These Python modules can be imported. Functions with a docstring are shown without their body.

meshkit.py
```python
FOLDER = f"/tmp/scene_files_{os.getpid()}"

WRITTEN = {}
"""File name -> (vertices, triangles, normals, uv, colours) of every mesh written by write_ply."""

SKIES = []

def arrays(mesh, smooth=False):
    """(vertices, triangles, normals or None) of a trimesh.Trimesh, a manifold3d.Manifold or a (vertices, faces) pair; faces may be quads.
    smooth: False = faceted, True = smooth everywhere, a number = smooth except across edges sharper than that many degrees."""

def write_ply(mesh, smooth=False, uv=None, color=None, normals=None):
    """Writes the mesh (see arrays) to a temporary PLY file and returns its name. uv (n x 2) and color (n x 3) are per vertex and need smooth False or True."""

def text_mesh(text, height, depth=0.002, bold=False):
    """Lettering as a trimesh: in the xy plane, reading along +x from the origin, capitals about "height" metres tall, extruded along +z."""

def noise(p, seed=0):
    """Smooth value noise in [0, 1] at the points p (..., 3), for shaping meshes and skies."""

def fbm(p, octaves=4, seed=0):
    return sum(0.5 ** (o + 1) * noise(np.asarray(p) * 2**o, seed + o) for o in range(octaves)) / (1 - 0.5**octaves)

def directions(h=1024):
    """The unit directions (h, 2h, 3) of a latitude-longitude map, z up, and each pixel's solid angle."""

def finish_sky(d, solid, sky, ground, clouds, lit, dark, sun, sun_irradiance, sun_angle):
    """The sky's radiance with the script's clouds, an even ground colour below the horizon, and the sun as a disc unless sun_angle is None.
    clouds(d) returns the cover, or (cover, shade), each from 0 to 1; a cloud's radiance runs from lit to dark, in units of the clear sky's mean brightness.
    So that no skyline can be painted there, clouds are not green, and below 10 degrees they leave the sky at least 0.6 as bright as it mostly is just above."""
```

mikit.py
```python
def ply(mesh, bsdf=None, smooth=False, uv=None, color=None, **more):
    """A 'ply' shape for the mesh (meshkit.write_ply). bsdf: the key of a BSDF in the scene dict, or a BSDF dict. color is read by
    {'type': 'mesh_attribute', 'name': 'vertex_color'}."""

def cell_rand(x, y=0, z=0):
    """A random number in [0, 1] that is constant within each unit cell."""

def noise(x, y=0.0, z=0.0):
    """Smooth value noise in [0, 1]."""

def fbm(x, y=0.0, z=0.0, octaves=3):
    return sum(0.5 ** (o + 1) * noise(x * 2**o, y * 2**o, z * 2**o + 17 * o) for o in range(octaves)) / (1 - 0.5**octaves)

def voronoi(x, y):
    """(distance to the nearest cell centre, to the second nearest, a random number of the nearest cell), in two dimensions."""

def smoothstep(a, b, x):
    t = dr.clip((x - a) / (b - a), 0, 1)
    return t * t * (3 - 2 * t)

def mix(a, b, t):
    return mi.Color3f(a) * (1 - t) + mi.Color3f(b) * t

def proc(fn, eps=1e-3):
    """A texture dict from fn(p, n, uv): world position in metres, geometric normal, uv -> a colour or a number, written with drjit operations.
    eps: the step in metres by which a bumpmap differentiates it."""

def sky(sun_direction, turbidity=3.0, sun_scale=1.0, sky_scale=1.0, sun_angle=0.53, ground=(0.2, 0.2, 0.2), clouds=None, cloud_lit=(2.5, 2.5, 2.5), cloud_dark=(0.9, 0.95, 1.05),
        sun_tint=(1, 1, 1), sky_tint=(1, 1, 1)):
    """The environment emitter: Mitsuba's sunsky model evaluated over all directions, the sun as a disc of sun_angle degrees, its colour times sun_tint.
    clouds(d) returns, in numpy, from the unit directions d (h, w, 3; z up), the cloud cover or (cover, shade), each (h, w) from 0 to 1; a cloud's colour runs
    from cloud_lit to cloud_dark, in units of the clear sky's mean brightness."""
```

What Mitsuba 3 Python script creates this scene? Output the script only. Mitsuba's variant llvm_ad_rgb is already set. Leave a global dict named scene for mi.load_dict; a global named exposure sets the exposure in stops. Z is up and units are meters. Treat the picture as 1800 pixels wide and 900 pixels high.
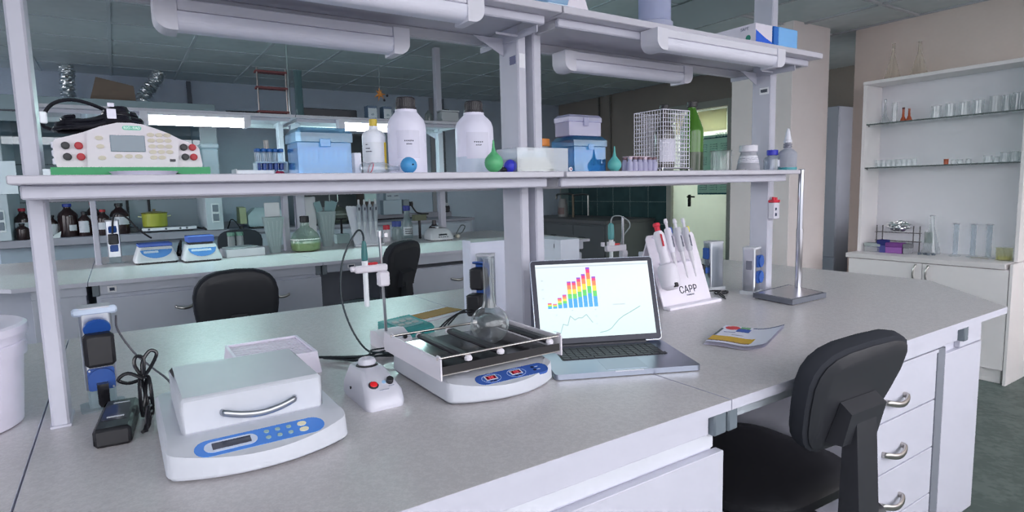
import math, random
import numpy as np, trimesh, mitsuba as mi, drjit as dr, mikit, meshkit
from shapely.geometry import Polygon, Point, LineString, box as sbox
from shapely import affinity
random.seed(7); RNG = np.random.default_rng(7)
T = mi.ScalarTransform4f
PI = math.pi

# ---------------------------------------------------------------- camera, light, exposure
exposure = 0.70
scene = {'type': 'scene'}
labels = {}
def _cam():
    yaw, pitch, roll = 0.5807, 0.1128, -0.0251
    f = np.array([math.sin(yaw)*math.cos(pitch), math.cos(yaw)*math.cos(pitch), -math.sin(pitch)])
    r = np.array([math.cos(yaw), -math.sin(yaw), 0.0]); u = np.cross(r, f)
    up = -math.sin(roll)*r + math.cos(roll)*u
    eye = np.array([-1.0362, -0.7584, 0.4491])
    return {'type': 'perspective', 'fov': 2*math.degrees(math.atan(900/1051.1369)), 'fov_axis': 'x', 'near_clip': 0.02, 'far_clip': 60.0,
            'to_world': T().look_at(eye.tolist(), (eye+f).tolist(), up.tolist())}
scene['camera'] = _cam()
# overcast daylight that comes in through the window front behind the photographer
scene['sky'] = mikit.sky([0.3, -0.6, 0.7], turbidity=4.0, sun_scale=0.0, sky_scale=22.0, ground=(0.30, 0.30, 0.31),
                         clouds=lambda d: np.ones(d.shape[:2]), cloud_lit=(1.0, 1.0, 1.06), cloud_dark=(0.9, 0.95, 1.05))
LAMP = (21.0, 33.0, 32.0)        # the two lit bench tubes
DOORLAMP = (36.0, 37.5, 35.5)      # corridor lamp behind the frosted door
CEILLAMP = (0.0, 0.0, 0.0)

# ---------------------------------------------------------------- materials
def S(r, g, b):
    f = lambda c: c/12.92 if c <= 0.04045 else ((c+0.055)/1.055)**2.4
    return [round(f(v/255.0), 4) for v in (r, g, b)]
def rgb(v): return {'type': 'rgb', 'value': [float(x) for x in v]}
_mats = {}
def M(kind, col=None):
    k = (kind, tuple(col) if col is not None else None)
    if k in _mats: return _mats[k]
    name = 'mat_%s_%d' % (kind, len(_mats)); _mats[k] = name
    c = S(*col) if col is not None else [0.8, 0.8, 0.8]
    if kind in ('matte', 'satin', 'gloss', 'cloth'):
        b = {'type': 'principled', 'base_color': rgb(c), 'roughness': {'matte': 0.85, 'satin': 0.45, 'gloss': 0.14, 'cloth': 0.95}[kind], 'specular': {'matte': 0.25, 'cloth': 0.15}.get(kind, 0.5)}
        b = {'type': 'twosided', 'bsdf': b}
    elif kind == 'metal':
        b = {'type': 'twosided', 'bsdf': {'type': 'principled', 'base_color': rgb(c), 'metallic': 1.0, 'roughness': 0.28}}
    elif kind == 'chrome':
        b = {'type': 'twosided', 'bsdf': {'type': 'principled', 'base_color': rgb(c), 'metallic': 1.0, 'roughness': 0.12}}
    elif kind == 'clear':                      # thin-walled glass or clear plastic
        b = {'type': 'thindielectric', 'int_ior': 1.5, 'specular_transmittance': rgb(c)}
    elif kind == 'glass':                      # thin glass with a faint bloom
        b = {'type': 'blendbsdf', 'weight': 0.045, 'a': {'type': 'thindielectric', 'int_ior': 1.42, 'specular_transmittance': rgb(c)}, 'b': {'type': 'twosided', 'bsdf': {'type': 'diffuse', 'reflectance': rgb([0.85, 0.87, 0.88])}}}
    elif kind == 'milky':                      # translucent plastic: half clear, half diffusing
        b = {'type': 'blendbsdf', 'weight': 0.42, 'a': {'type': 'thindielectric', 'int_ior': 1.45, 'specular_transmittance': rgb(c)},
             'b': {'type': 'principledthin', 'base_color': rgb(c), 'roughness': 0.4, 'diff_trans': 0.9, 'spec_trans': 0.0}}
    elif kind == 'tint':                       # tinted clear plastic, partly diffusing
        b = {'type': 'blendbsdf', 'weight': 0.13, 'a': {'type': 'thindielectric', 'int_ior': 1.45, 'specular_transmittance': rgb([0.45+0.5*x for x in c])},
             'b': {'type': 'principledthin', 'base_color': rgb(c), 'roughness': 0.4, 'diff_trans': 1.0, 'spec_trans': 0.0}}
    elif kind == 'frost':                      # strongly diffusing translucent plastic
        b = {'type': 'principledthin', 'base_color': rgb(c), 'roughness': 0.35, 'diff_trans': 0.9, 'spec_trans': 0.0}
    scene[name] = b
    return name

def _laminate(p, n, uv):
    s = mikit.noise(p.x*420, p.y*420, p.z*420)*0.5 + mikit.noise(p.x*150, p.y*150, p.z*150)*0.5
    m = mikit.fbm(p.x*2.2, p.y*2.2, p.z*2.2, 3)
    return mikit.mix(S(190, 186, 187), S(199, 195, 196), mikit.smoothstep(0.25, 0.75, s*0.75 + m*0.25))
scene['mat_laminate'] = {'type': 'twosided', 'bsdf': {'type': 'principled', 'base_color': mikit.proc(_laminate), 'roughness': 0.33, 'specular': 0.6}}
def _floor(p, n, uv):
    s = mikit.fbm(p.x*45, p.y*45, 0.0, 3)*0.6 + mikit.noise(p.x*9, p.y*9)*0.4
    return mikit.mix(S(84, 98, 94), S(100, 113, 109), mikit.smoothstep(0.3, 0.7, s))
scene['mat_floor'] = {'type': 'principled', 'base_color': mikit.proc(_floor), 'roughness': 0.5, 'specular': 0.4}
def _wall(c0, c1):
    def f(p, n, uv):
        return mikit.mix(c0, c1, mikit.fbm(p.x*6, p.y*6, p.z*6, 3)*0.6 + mikit.noise(p.x*90, p.y*90, p.z*90)*0.4)
    return f
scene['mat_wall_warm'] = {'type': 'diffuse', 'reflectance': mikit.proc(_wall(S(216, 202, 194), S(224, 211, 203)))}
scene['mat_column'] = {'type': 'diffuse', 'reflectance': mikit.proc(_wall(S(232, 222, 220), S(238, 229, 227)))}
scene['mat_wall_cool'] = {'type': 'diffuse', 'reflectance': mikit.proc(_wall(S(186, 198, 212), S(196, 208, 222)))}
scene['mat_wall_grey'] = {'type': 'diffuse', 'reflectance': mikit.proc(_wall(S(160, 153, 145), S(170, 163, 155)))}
def _tile(p, n, uv):
    return mikit.mix(S(196, 206, 208), S(210, 218, 220), mikit.fbm(p.x*14, p.y*14, p.z*14, 3))
scene['mat_ceil_tile'] = {'type': 'diffuse', 'reflectance': mikit.proc(_tile)}
def _gtile(p, n, uv):
    return mikit.mix(S(46, 72, 74), S(66, 96, 96), mikit.fbm(p.y*9, p.z*9, p.x*3, 3))
scene['mat_green_tile'] = {'type': 'principled', 'base_color': mikit.proc(_gtile), 'roughness': 0.2}
scene['mat_foil'] = {'type': 'twosided', 'bsdf': {'type': 'principled', 'base_color': rgb([0.86, 0.88, 0.88]), 'metallic': 1.0, 'roughness': 0.12}}

WHITE = (216, 216, 226); LAV = (212, 213, 226); BLACK = (28, 28, 31); GREYP = (120, 128, 136); ALU = (205, 208, 212); BLUE = (38, 82, 158)

# ---------------------------------------------------------------- mesh helpers
def TR(m, x=0, y=0, z=0, rz=0.0, rx=0.0, ry=0.0):
    m = m.copy()
    for a, ax in ((rx, [1, 0, 0]), (ry, [0, 1, 0]), (rz, [0, 0, 1])):
        if a: m.apply_transform(trimesh.transformations.rotation_matrix(a, ax))
    m.apply_translation([x, y, z]); return m
def cat(*ms):
    ms = [m for m in ms if m is not None]
    return trimesh.util.concatenate([trimesh.Trimesh(m.vertices, m.faces, process=False) for m in ms])
def bx(x0, x1, y0, y1, z0, z1, b=0.0015):
    """box with chamfered edges"""
    x0, x1 = min(x0, x1), max(x0, x1); y0, y1 = min(y0, y1), max(y0, y1); z0, z1 = min(z0, z1), max(z0, z1)
    b = min(b, 0.45*min(x1-x0, y1-y0, z1-z0))
    if b <= 0:
        m = trimesh.creation.box((x1-x0, y1-y0, z1-z0)); m.apply_translation([(x0+x1)/2, (y0+y1)/2, (z0+z1)/2]); return m
    P = []
    for X, sx in ((x0, 1), (x1, -1)):
        for Y, sy in ((y0, 1), (y1, -1)):
            for Z, sz in ((z0, 1), (z1, -1)):
                P += [(X, Y+sy*b, Z+sz*b), (X+sx*b, Y, Z+sz*b), (X+sx*b, Y+sy*b, Z)]
    return trimesh.Trimesh(P).convex_hull
def hull(P): return trimesh.Trimesh(np.asarray(P, float)).convex_hull
def ex(poly, h): return trimesh.util.concatenate([trimesh.creation.extrude_polygon(g, h, engine='earcut') for g in getattr(poly, 'geoms', [poly])])
def xz(poly, y0, y1):
    """polygon in (x, z) extruded from y0 to y1"""
    m = ex(poly, y1-y0); v = m.vertices.copy()
    return trimesh.Trimesh(np.c_[v[:, 0], y0 + v[:, 2], v[:, 1]], m.faces[:, ::-1], process=False)
def yz(poly, x0, x1):
    m = ex(poly, x1-x0); v = m.vertices.copy()
    return trimesh.Trimesh(np.c_[x0 + v[:, 2], v[:, 0], v[:, 1]], m.faces, process=False)
def xy(poly, z0, z1): return TR(ex(poly, z1-z0), z=z0)
def rrect(x0, x1, y0, y1, r): return sbox(x0+r, y0+r, x1-r, y1-r).buffer(r, quad_segs=6)
def lathe(prof, n=24, x=0, y=0, z=0):
    prof = [(max(r, 1e-5), h) for r, h in prof]
    k = len(prof); a = np.arange(n)*2*PI/n
    v = np.concatenate([np.c_[r*np.cos(a), r*np.sin(a), np.full(n, h)] for r, h in prof])
    F = []
    for i in range(k-1):
        for j in range(n):
            q = (i*n+j, i*n+(j+1) % n, (i+1)*n+(j+1) % n, (i+1)*n+j)
            F += [(q[0], q[1], q[2]), (q[0], q[2], q[3])]
    m = trimesh.Trimesh(v, F, process=False); m.apply_translation([x, y, z]); return m
def cyl(r, z0, z1, n=20, x=0, y=0, b=0.0):
    if b: return lathe([(0, z0), (r-b, z0), (r, z0+b), (r, z1-b), (r-b, z1), (0, z1)], n, x, y)
    return lathe([(0, z0), (r, z0), (r, z1), (0, z1)], n, x, y)
def spline(P, n=8):
    P = np.asarray(P, float)
    if len(P) < 3: return P
    Q = np.vstack([2*P[0]-P[1], P, 2*P[-1]-P[-2]]); out = []
    for i in range(1, len(Q)-2):
        for t in np.linspace(0, 1, n, endpoint=False):
            a, b, c, d = Q[i-1], Q[i], Q[i+1], Q[i+2]
            out.append(0.5*((2*b)+(-a+c)*t+(2*a-5*b+4*c-d)*t*t+(-a+3*b-3*c+d)*t**3))
    out.append(P[-1]); return np.array(out)
def tube(P, r, n=8, sm=0):
    P = spline(P, sm) if sm else np.asarray(P, float)
    t = np.gradient(P, axis=0); t /= np.linalg.norm(t, axis=1, keepdims=True)+1e-12
    u = np.cross(t[0], [0, 0, 1.0])
    if np.linalg.norm(u) < 1e-3: u = np.cross(t[0], [1.0, 0, 0])
    U = []
    for i in range(len(P)):
        u = u - t[i]*(u @ t[i]); u /= np.linalg.norm(u)+1e-12; U.append(u)
    U = np.array(U); W = np.cross(t, U); a = np.arange(n)*2*PI/n
    v = (P[:, None] + r*(np.cos(a)[None, :, None]*U[:, None] + np.sin(a)[None, :, None]*W[:, None])).reshape(-1, 3)
    F = []
    for i in range(len(P)-1):
        for j in range(n):
            q = (i*n+j, i*n+(j+1) % n, (i+1)*n+(j+1) % n, (i+1)*n+j); F += [(q[0], q[1], q[2]), (q[0], q[2], q[3])]
    k = len(v); v = np.vstack([v, P[0], P[-1]])
    for j in range(n):
        F += [(k, (j+1) % n, j), (k+1, (len(P)-1)*n+j, (len(P)-1)*n+(j+1) % n)]
    return trimesh.Trimesh(v, F, process=False)
def rod(a, b, r, n=10): return tube([a, b], r, n)
def txt(s, h, d=0.0006, bold=False):
    m = meshkit.text_mesh(s, h, d, bold); m.apply_translation([-m.bounds[:, 0].mean(), 0, 0]); return m
def txt_front(s, h, x, y, z, rz=0.0, tilt=0.0, d=0.0006, bold=False):
    """lettering on a face that looks towards -y, turned by rz about z and leaned back by tilt"""
    m = TR(txt(s, h, d, bold), rx=PI/2 - tilt); return TR(m, x, y, z, rz=rz)

# ---------------------------------------------------------------- naming
def numbered(k):
    if k not in _used: _used.add(k); return k
    i = 1
    while '%s_%03d' % (k, i) in _used: i += 1
    k = '%s_%03d' % (k, i); _used.add(k); return k
_used = set()
class Thing:
    def __init__(s, name, label=None, cat_=None, loc=(0, 0, 0), rz=0.0, group=None, kind=None):
        s.key = numbered(name); s.loc = loc; s.rz = rz
        d = {}
        if label: d['label'] = label
        if cat_: d['category'] = cat_
        if group: d['group'] = group
        if kind: d['kind'] = kind
        labels[s.key] = d
    def put(s, mesh): return TR(mesh, s.loc[0], s.loc[1], s.loc[2], rz=s.rz)
    def one(s, mesh, mat, smooth=40):
        scene[s.key] = mikit.ply(s.put(mesh), mat, smooth=smooth); return s.key
    def part(s, name, mesh, mat, under=None, label=None, smooth=40, kind=None, **kw):
        k = numbered((under or s.key) + '__' + name)
        scene[k] = mikit.ply(s.put(mesh), mat, smooth=smooth, **kw)
        if label or kind: labels[k] = {a: b for a, b in (('label', label), ('kind', kind)) if b}
        return k
def thing(*a, **k): return Thing(*a, **k)
def single(name, label, cat_, mesh, mat, loc=(0, 0, 0), rz=0.0, group=None, smooth=40, kind=None):
    t = Thing(name, label, cat_, loc, rz, group, kind); t.one(mesh, mat, smooth); return t
def struct(name, mesh, mat, label=None, smooth=False):
    t = Thing(name, label, None, kind='structure'); t.one(mesh, mat, smooth); return t
# ---------------------------------------------------------------- the setting
FL, CE, CL = -0.80, 1.75, 1.55
struct('floor', bx(-4.2, 5.3, -2.15, 7.3, FL-0.1, FL, 0), 'mat_floor')
struct('wall_back', bx(-4.2, 5.3, 7.1, 7.25, FL, CE+.05, 0), 'mat_wall_cool')
struct('wall_left', cat(bx(-4.2, -4.05, 6.95, 7.1, FL, CE+.05, 0), bx(-4.2, -4.05, -2.15, 2.2, FL, CE+.05, 0), bx(-4.2, -4.05, 2.2, 6.95, FL, -.1, 0), bx(-4.2, -4.05, 2.2, 6.95, 1.70, CE+.05, 0), *[bx(-4.2, -4.05, y-.06, y+.06, -.1, 1.70, 0) for y in (3.8, 5.4)]), 'mat_wall_cool')
wr = struct('wall_right', bx(3.66, 3.80, -2.0, 1.66, FL, CE+.05, 0), 'mat_wall_warm')
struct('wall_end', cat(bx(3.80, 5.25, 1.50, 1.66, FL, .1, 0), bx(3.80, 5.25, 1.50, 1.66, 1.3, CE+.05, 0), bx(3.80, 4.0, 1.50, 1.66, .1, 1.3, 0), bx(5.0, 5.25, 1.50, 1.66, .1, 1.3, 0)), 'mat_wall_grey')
def hole_wall():
    w = trimesh.boolean.difference([bx(5.1, 5.25, 1.66, 7.1, FL, CE+.05, 0), bx(5.0, 5.4, 3.83, 4.69, FL-.02, 1.36, 0)], engine='manifold')
    return w
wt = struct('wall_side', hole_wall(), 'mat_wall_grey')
# window front behind the photographer: parapet, lintel and piers leave three openings
struct('wall_front', cat(bx(-4.2, 3.8, -2.15, -2.0, FL, -0.10, 0), bx(-4.2, 2.5, -2.15, -2.0, 1.70, CE+.05, 0), bx(2.5, 3.8, -2.15, -2.0, 1.52, CE+.05, 0),
       *[bx(x-.07, x+.07, -2.15, -2.0, -0.10, 1.70, 0) for x in (-4.12, -1.6, 1.0, 3.72)]), 'mat_wall_warm')
struct('baseboard_right', bx(3.64, 3.66, -2.0, 1.66, FL, FL+.07), M('satin', (70, 76, 80)))
# green wall tiles, each its own piece
gt = mikit.ply(bx(-.012, 0, -.1685, .1685, -.1465, .1465, .002), 'mat_green_tile')
for i in range(6):
    for j in range(4):
        yc = 4.945+.35*i; zc = -0.54+.303*j
        if yc > 7.0: continue
        scene[numbered(wt.key+'__tile')] = {**gt, 'to_world': T().translate([5.1, yc, zc+.0])}
wt.part('grout', bx(5.0905, 5.1, 4.77, 7.06, FL, .522, 0), M('matte', (116, 134, 132)))
# suspended ceiling: grid of bars, each tile its own piece
ce = struct('ceiling', bx(-4.2, 5.3, -2.15, 7.3, CE+.05, CE+.15, 0), M('matte', (120, 128, 130)))
XS = [-.97+.6*k for k in range(-5, 11)]; YS = [5.38+.6*k for k in range(-13, 4)]
ce.part('grid', cat(*[bx(x-.012, x+.012, -1.99, 7.1, CE+.006, CE+.03, 0) for x in XS], *[bx(-4.05, 5.1, y-.012, y+.012, CE+.006, CE+.03, 0) for y in YS]), M('matte', (180, 190, 194)))
tp = mikit.ply(bx(-.2915, .2915, -.2915, .2915, 0, .012, .002), 'mat_ceil_tile')
for x in XS[:-1]:
    if x+.6 < 5.2: ce.part('tile', bx(x+.0085, x+.5915, 6.5885, 7.095, CE+.012, CE+.024, .002), 'mat_ceil_tile', smooth=False)
    for y in YS[:-1]:
        if x+.6 > 5.1 or (x > 2.2 and y < 2.2) or y < -1.9 or y+.6 > 7.12: continue
        scene[numbered(ce.key+'__tile')] = {**tp, 'to_world': T().translate([x+.3, y+.3, CE+.012])}
# lower ceiling over the bay on the right
cl = struct('ceiling_bay', bx(2.54, 5.1, -2.0, 3.1, CL+.04, CL+.10, 0), M('matte', (120, 126, 130)))
XB = [2.54, 3.14, 3.655]; YB = [1.24+.6*k for k in range(-5, 2)]
cl.part('grid', cat(*[bx(x-.01, x+.01, -1.75, 1.9, CL, CL+.03, 0) for x in XB], *[bx(2.54, 3.66, y-.01, y+.01, CL, CL+.03, 0) for y in YB]), M('matte', (178, 180, 184)))
for i in range(2):
    for y in YB[:-1]:
        x0, x1 = XB[i]+.009, XB[i+1]-.009
        cl.part('tile', bx(x0, x1, y+.009, y+.591, CL+.012, CL+.026, .002), 'mat_ceil_tile', smooth=False)
cl.part('tile', bx(3.66, 5.1, 1.66, 3.1, CL+.012, CL+.026, 0), 'mat_ceil_tile', smooth=False)
cl.part('tile', bx(2.554, 3.66, 1.854, 3.1, CL+.012, CL+.026, 0), 'mat_ceil_tile', smooth=False)
cl.part('fascia', bx(2.52, 2.54, -2.0, 3.1, CL, CE, 0), M('matte', (150, 156, 158)), smooth=False)
struct('column', bx(3.005, 3.475, 1.75, 2.25, FL, CE+.04, .004), 'mat_column')
# door in the side wall: frame, frosted leaf with a lamp in the corridor behind it, handle
dr_ = struct('door_1', cat(bx(5.06, 5.12, 4.69, 4.77, FL, 1.44), bx(5.06, 5.12, 3.75, 3.83, FL, 1.44), bx(5.06, 5.12, 3.83, 4.69, 1.36, 1.44)), M('satin', (176, 180, 172)))
dr_.part('leaf', bx(5.10, 5.13, 3.835, 4.685, FL+.005, 1.355, .002), M('frost', (236, 242, 236)), label='pale frosted leaf lit from the corridor')
dr_.part('pane', bx(5.092, 5.10, 3.87, 4.65, 1.08, 1.33, .001), M('frost', (240, 236, 206)), label='yellowish upper pane')
hd = dr_.part('handle', cat(bx(5.075, 5.098, 4.385, 4.425, .16, .31, .006), rod((5.085, 4.405, .285), (5.045, 4.405, .285), .009), tube([(5.045, 4.405, .285), (5.043, 4.36, .285), (5.045, 4.29, .283)], .009, 8, 4)), M('satin', (20, 24, 24)), label='black lever handle')
corr = struct('wall_corridor', cat(bx(5.9, 6.0, 2.6, 5.6, FL, CE, 0), bx(5.25, 5.9, 5.5, 5.6, FL, CE, 0), bx(5.25, 5.9, 2.6, 2.7, FL, CE, 0), bx(5.25, 6.0, 2.6, 5.6, CE, CE+.05, 0), bx(5.25, 6.0, 2.6, 5.6, FL-.06, FL, 0)), M('matte', (228, 229, 226)))
lp = thing('corridor_lamp', 'lamp in the corridor behind the frosted door', 'lamp')
scene[lp.key] = mikit.ply(bx(5.4, 5.75, 3.6, 4.9, CE-.03, CE, 0), M('matte', (230, 230, 230)), emitter={'type': 'area', 'radiance': rgb(DOORLAMP)})
# paper wall calendar pinned to the door
wc = thing('wall_calendar', 'paper year calendar pinned to the pale door beside its handle', 'calendar')
wc.part('sheet', bx(5.0885, 5.0915, 3.79, 4.28, .31, 1.03, .0005), M('frost', (196, 222, 216)))
wc.part('rule', cat(bx(5.0865, 5.0885, 3.80, 4.27, .99, 1.0, 0), bx(5.0865, 5.0885, 3.80, 4.27, .315, .33, 0)), M('matte', (50, 96, 110)), label='dark rule')
cells = []
for i in range(3):
    for j in range(4):
        yc, zc = 4.20-.155*i, .88-.155*j
        for r in range(4): cells.append(bx(5.087, 5.0885, yc-.05, yc+.05, zc-.045+.028*r, zc-.041+.028*r, 0))
        cells.append(bx(5.087, 5.0885, yc-.055, yc-.052, zc-.05, zc+.05, 0))
wc.part('print', cat(*cells), M('matte', (84, 124, 128)))
wc.part('lettering', TR(TR(txt('2011', .05), rx=PI/2), 5.087, 3.93, 1.0, rz=-PI/2), M('matte', (60, 100, 108)))
for y0, y1 in ((5.86, 5.84), (6.09, 6.07)):
    pass
single('wall_pipe', 'thin grey pipe running up the dark wall, nearer the door of two', 'pipe', rod((5.07, 5.85, .53), (5.07, 5.85, CE), .012), M('satin', (120, 118, 112)))
single('wall_pipe', 'thin grey pipe running up the dark wall, farther from the door of two', 'pipe', rod((5.07, 6.09, .53), (5.07, 6.09, CE), .012), M('satin', (92, 90, 86)))
# tall grey refrigerator in the dark passage
fr = thing('refrigerator', 'tall grey refrigerator standing in the dark passage behind the column', 'refrigerator')
fr.part('body', bx(4.62, 5.05, 2.27, 2.85, FL, 1.13, .006), M('satin', (176, 182, 196)))
fr.part('door', bx(4.60, 4.62, 2.27, 2.85, -.28, 1.13, .006), M('satin', (176, 182, 196)))
fr.part('freezer_door', bx(4.60, 4.62, 2.27, 2.85, FL+.03, -.29, .006), M('satin', (176, 182, 196)))

# ---------------------------------------------------------------- benches
LA = 'mat_laminate'; WF = M('satin', (196, 196, 208)); GS = M('satin', (124, 128, 138)); GB = M('satin', (108, 118, 126)); WG = M('satin', (206, 208, 216))
def slab(name, label, poly, group=None):
    t = thing(name, label, 'worktop', group=group)
    inner = poly.buffer(-.0009, join_style=2)
    t.part('board', xy(inner, -.022, 0), LA, smooth=False)
    rim = poly.difference(inner)
    t.part('edge_band', xy(rim, -.022, -.0004), WF, label='white edge band', smooth=False)
    return t
P = Polygon
slab('worktop', 'grey laminate worktop section at the left end under the white bucket', P([(-1.93, .41), (-1.5, 0), (-1.2016, 0), (-1.2016, 1.62), (-1.93, 1.62)]))
slab('worktop', 'long grey laminate worktop section under the shakers and the left shelf module', P([(-1.1984, 0), (-.0014, 0), (-.0014, 1.62), (-1.1984, 1.62)]))
slab('worktop', 'grey laminate worktop section with cut corner under the brochure and the steel rod stand', P([(.0014, 0), (1.50, 0), (1.93, .41), (1.93, 1.54), (1.86, 1.62), (.0014, 1.62)]))
def handle_arc(w, out, r=.006):
    """arched bar handle on a face looking to -y, centred on the origin"""
    pts = [(-w/2, 0, 0), (-w/2+.004, -out*.6, 0), (-w/4, -out, -.004), (0, -out*1.12, -.006), (w/4, -out, -.004), (w/2-.004, -out*.6, 0), (w/2, 0, 0)]
    m = tube(pts, r, 8, 5); v = m.vertices.copy(); v[:, 2] *= 1.5; m.vertices = v; return m
HM = M('metal', (196, 192, 188))
bc = thing('base_cabinet', 'white base cabinet under the near worktop at the bottom of the picture', 'cabinet')
bc.part('carcass', bx(-1.18, -.02, .035, .80, -.70, -.073), WF)
bc.part('plinth', bx(-1.17, -.03, .08, .78, FL, -.70), GS)
bc.part('apron', bx(-1.19, -.045, .022, .035, -.072, -.0225), WF)
bc.part('rail', bx(-1.18, -.02, .030, .0345, -.108, -.074), WG)
bc.part('front_panel', bx(-.62, -.008, .012, .034, -.70, -.112), WF)
bc.part('front_panel', bx(-1.18, -.625, .012, .034, -.70, -.112), WF)
bc.part('corner_block', bx(-.043, -.004, .008, .06, -.074, -.0225, .004), GB, label='grey plastic corner block')
bf = thing('bench_frame', 'white bench rail over the knee space behind the near chair', 'frame')
bf.part('rail', bx(.035, .598, .055, .075, -.075, -.0225), M('satin', (190, 198, 206)))
bf.part('corner_block', bx(.002, .034, .008, .06, -.074, -.0225, .004), GB, label='grey plastic corner block')
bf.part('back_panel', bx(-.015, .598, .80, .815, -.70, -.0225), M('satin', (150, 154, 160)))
du = thing('drawer_unit', 'white drawer unit with arched handles beside the near chair', 'drawer unit')
du.part('carcass', bx(.605, 1.053, .05, .70, -.705, -.088), WF)
du.part('plinth', bx(.615, 1.05, .09, .68, FL, -.705), GS)
du.part('apron', bx(.60, 1.068, .025, .045, -.074, -.0225), WF)
for z1, z0 in ((-.090, -.238), (-.242, -.393), (-.397, -.547), (-.551, -.70)):
    d = du.part('drawer', bx(.607, 1.052, .032, .050, z0, z1), WF)
    du.part('handle', TR(handle_arc(.112, .022), .785, .032, (z0+z1)/2-.015), HM, under=d, label='brushed arched handle')
du.part('drawer_edge', bx(.607, 1.052, .028, .034, -.090, -.0795, .001), WF)
ec = thing('end_cabinet', 'white end cabinet with a grey edge strip at the right corner of the near bench', 'cabinet')
ec.part('body', bx(1.075, 1.375, .045, .95, -.70, -.0225), WF)
ec.part('front_panel', bx(1.108, 1.385, .030, .045, -.70, -.105), WF)
ec.part('side_panel', bx(1.375, 1.392, .04, .95, -.70, -.10), WF)
ec.part('apron', bx(1.205, 1.372, .028, .045, -.100, -.0225), WF)
ec.part('apron', bx(1.0695, 1.184, .028, .045, -.074, -.0225), WF)
ec.part('edge_strip', bx(1.056, 1.106, .030, .0455, -.72, -.080), GS, label='grey vertical strip')
ec.part('corner_block', bx(1.186, 1.216, .010, .05, -.074, -.0225, .003), GB, label='grey plastic corner block')
ec.part('plinth', bx(1.09, 1.36, .085, .93, FL, -.70), GS)
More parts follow.
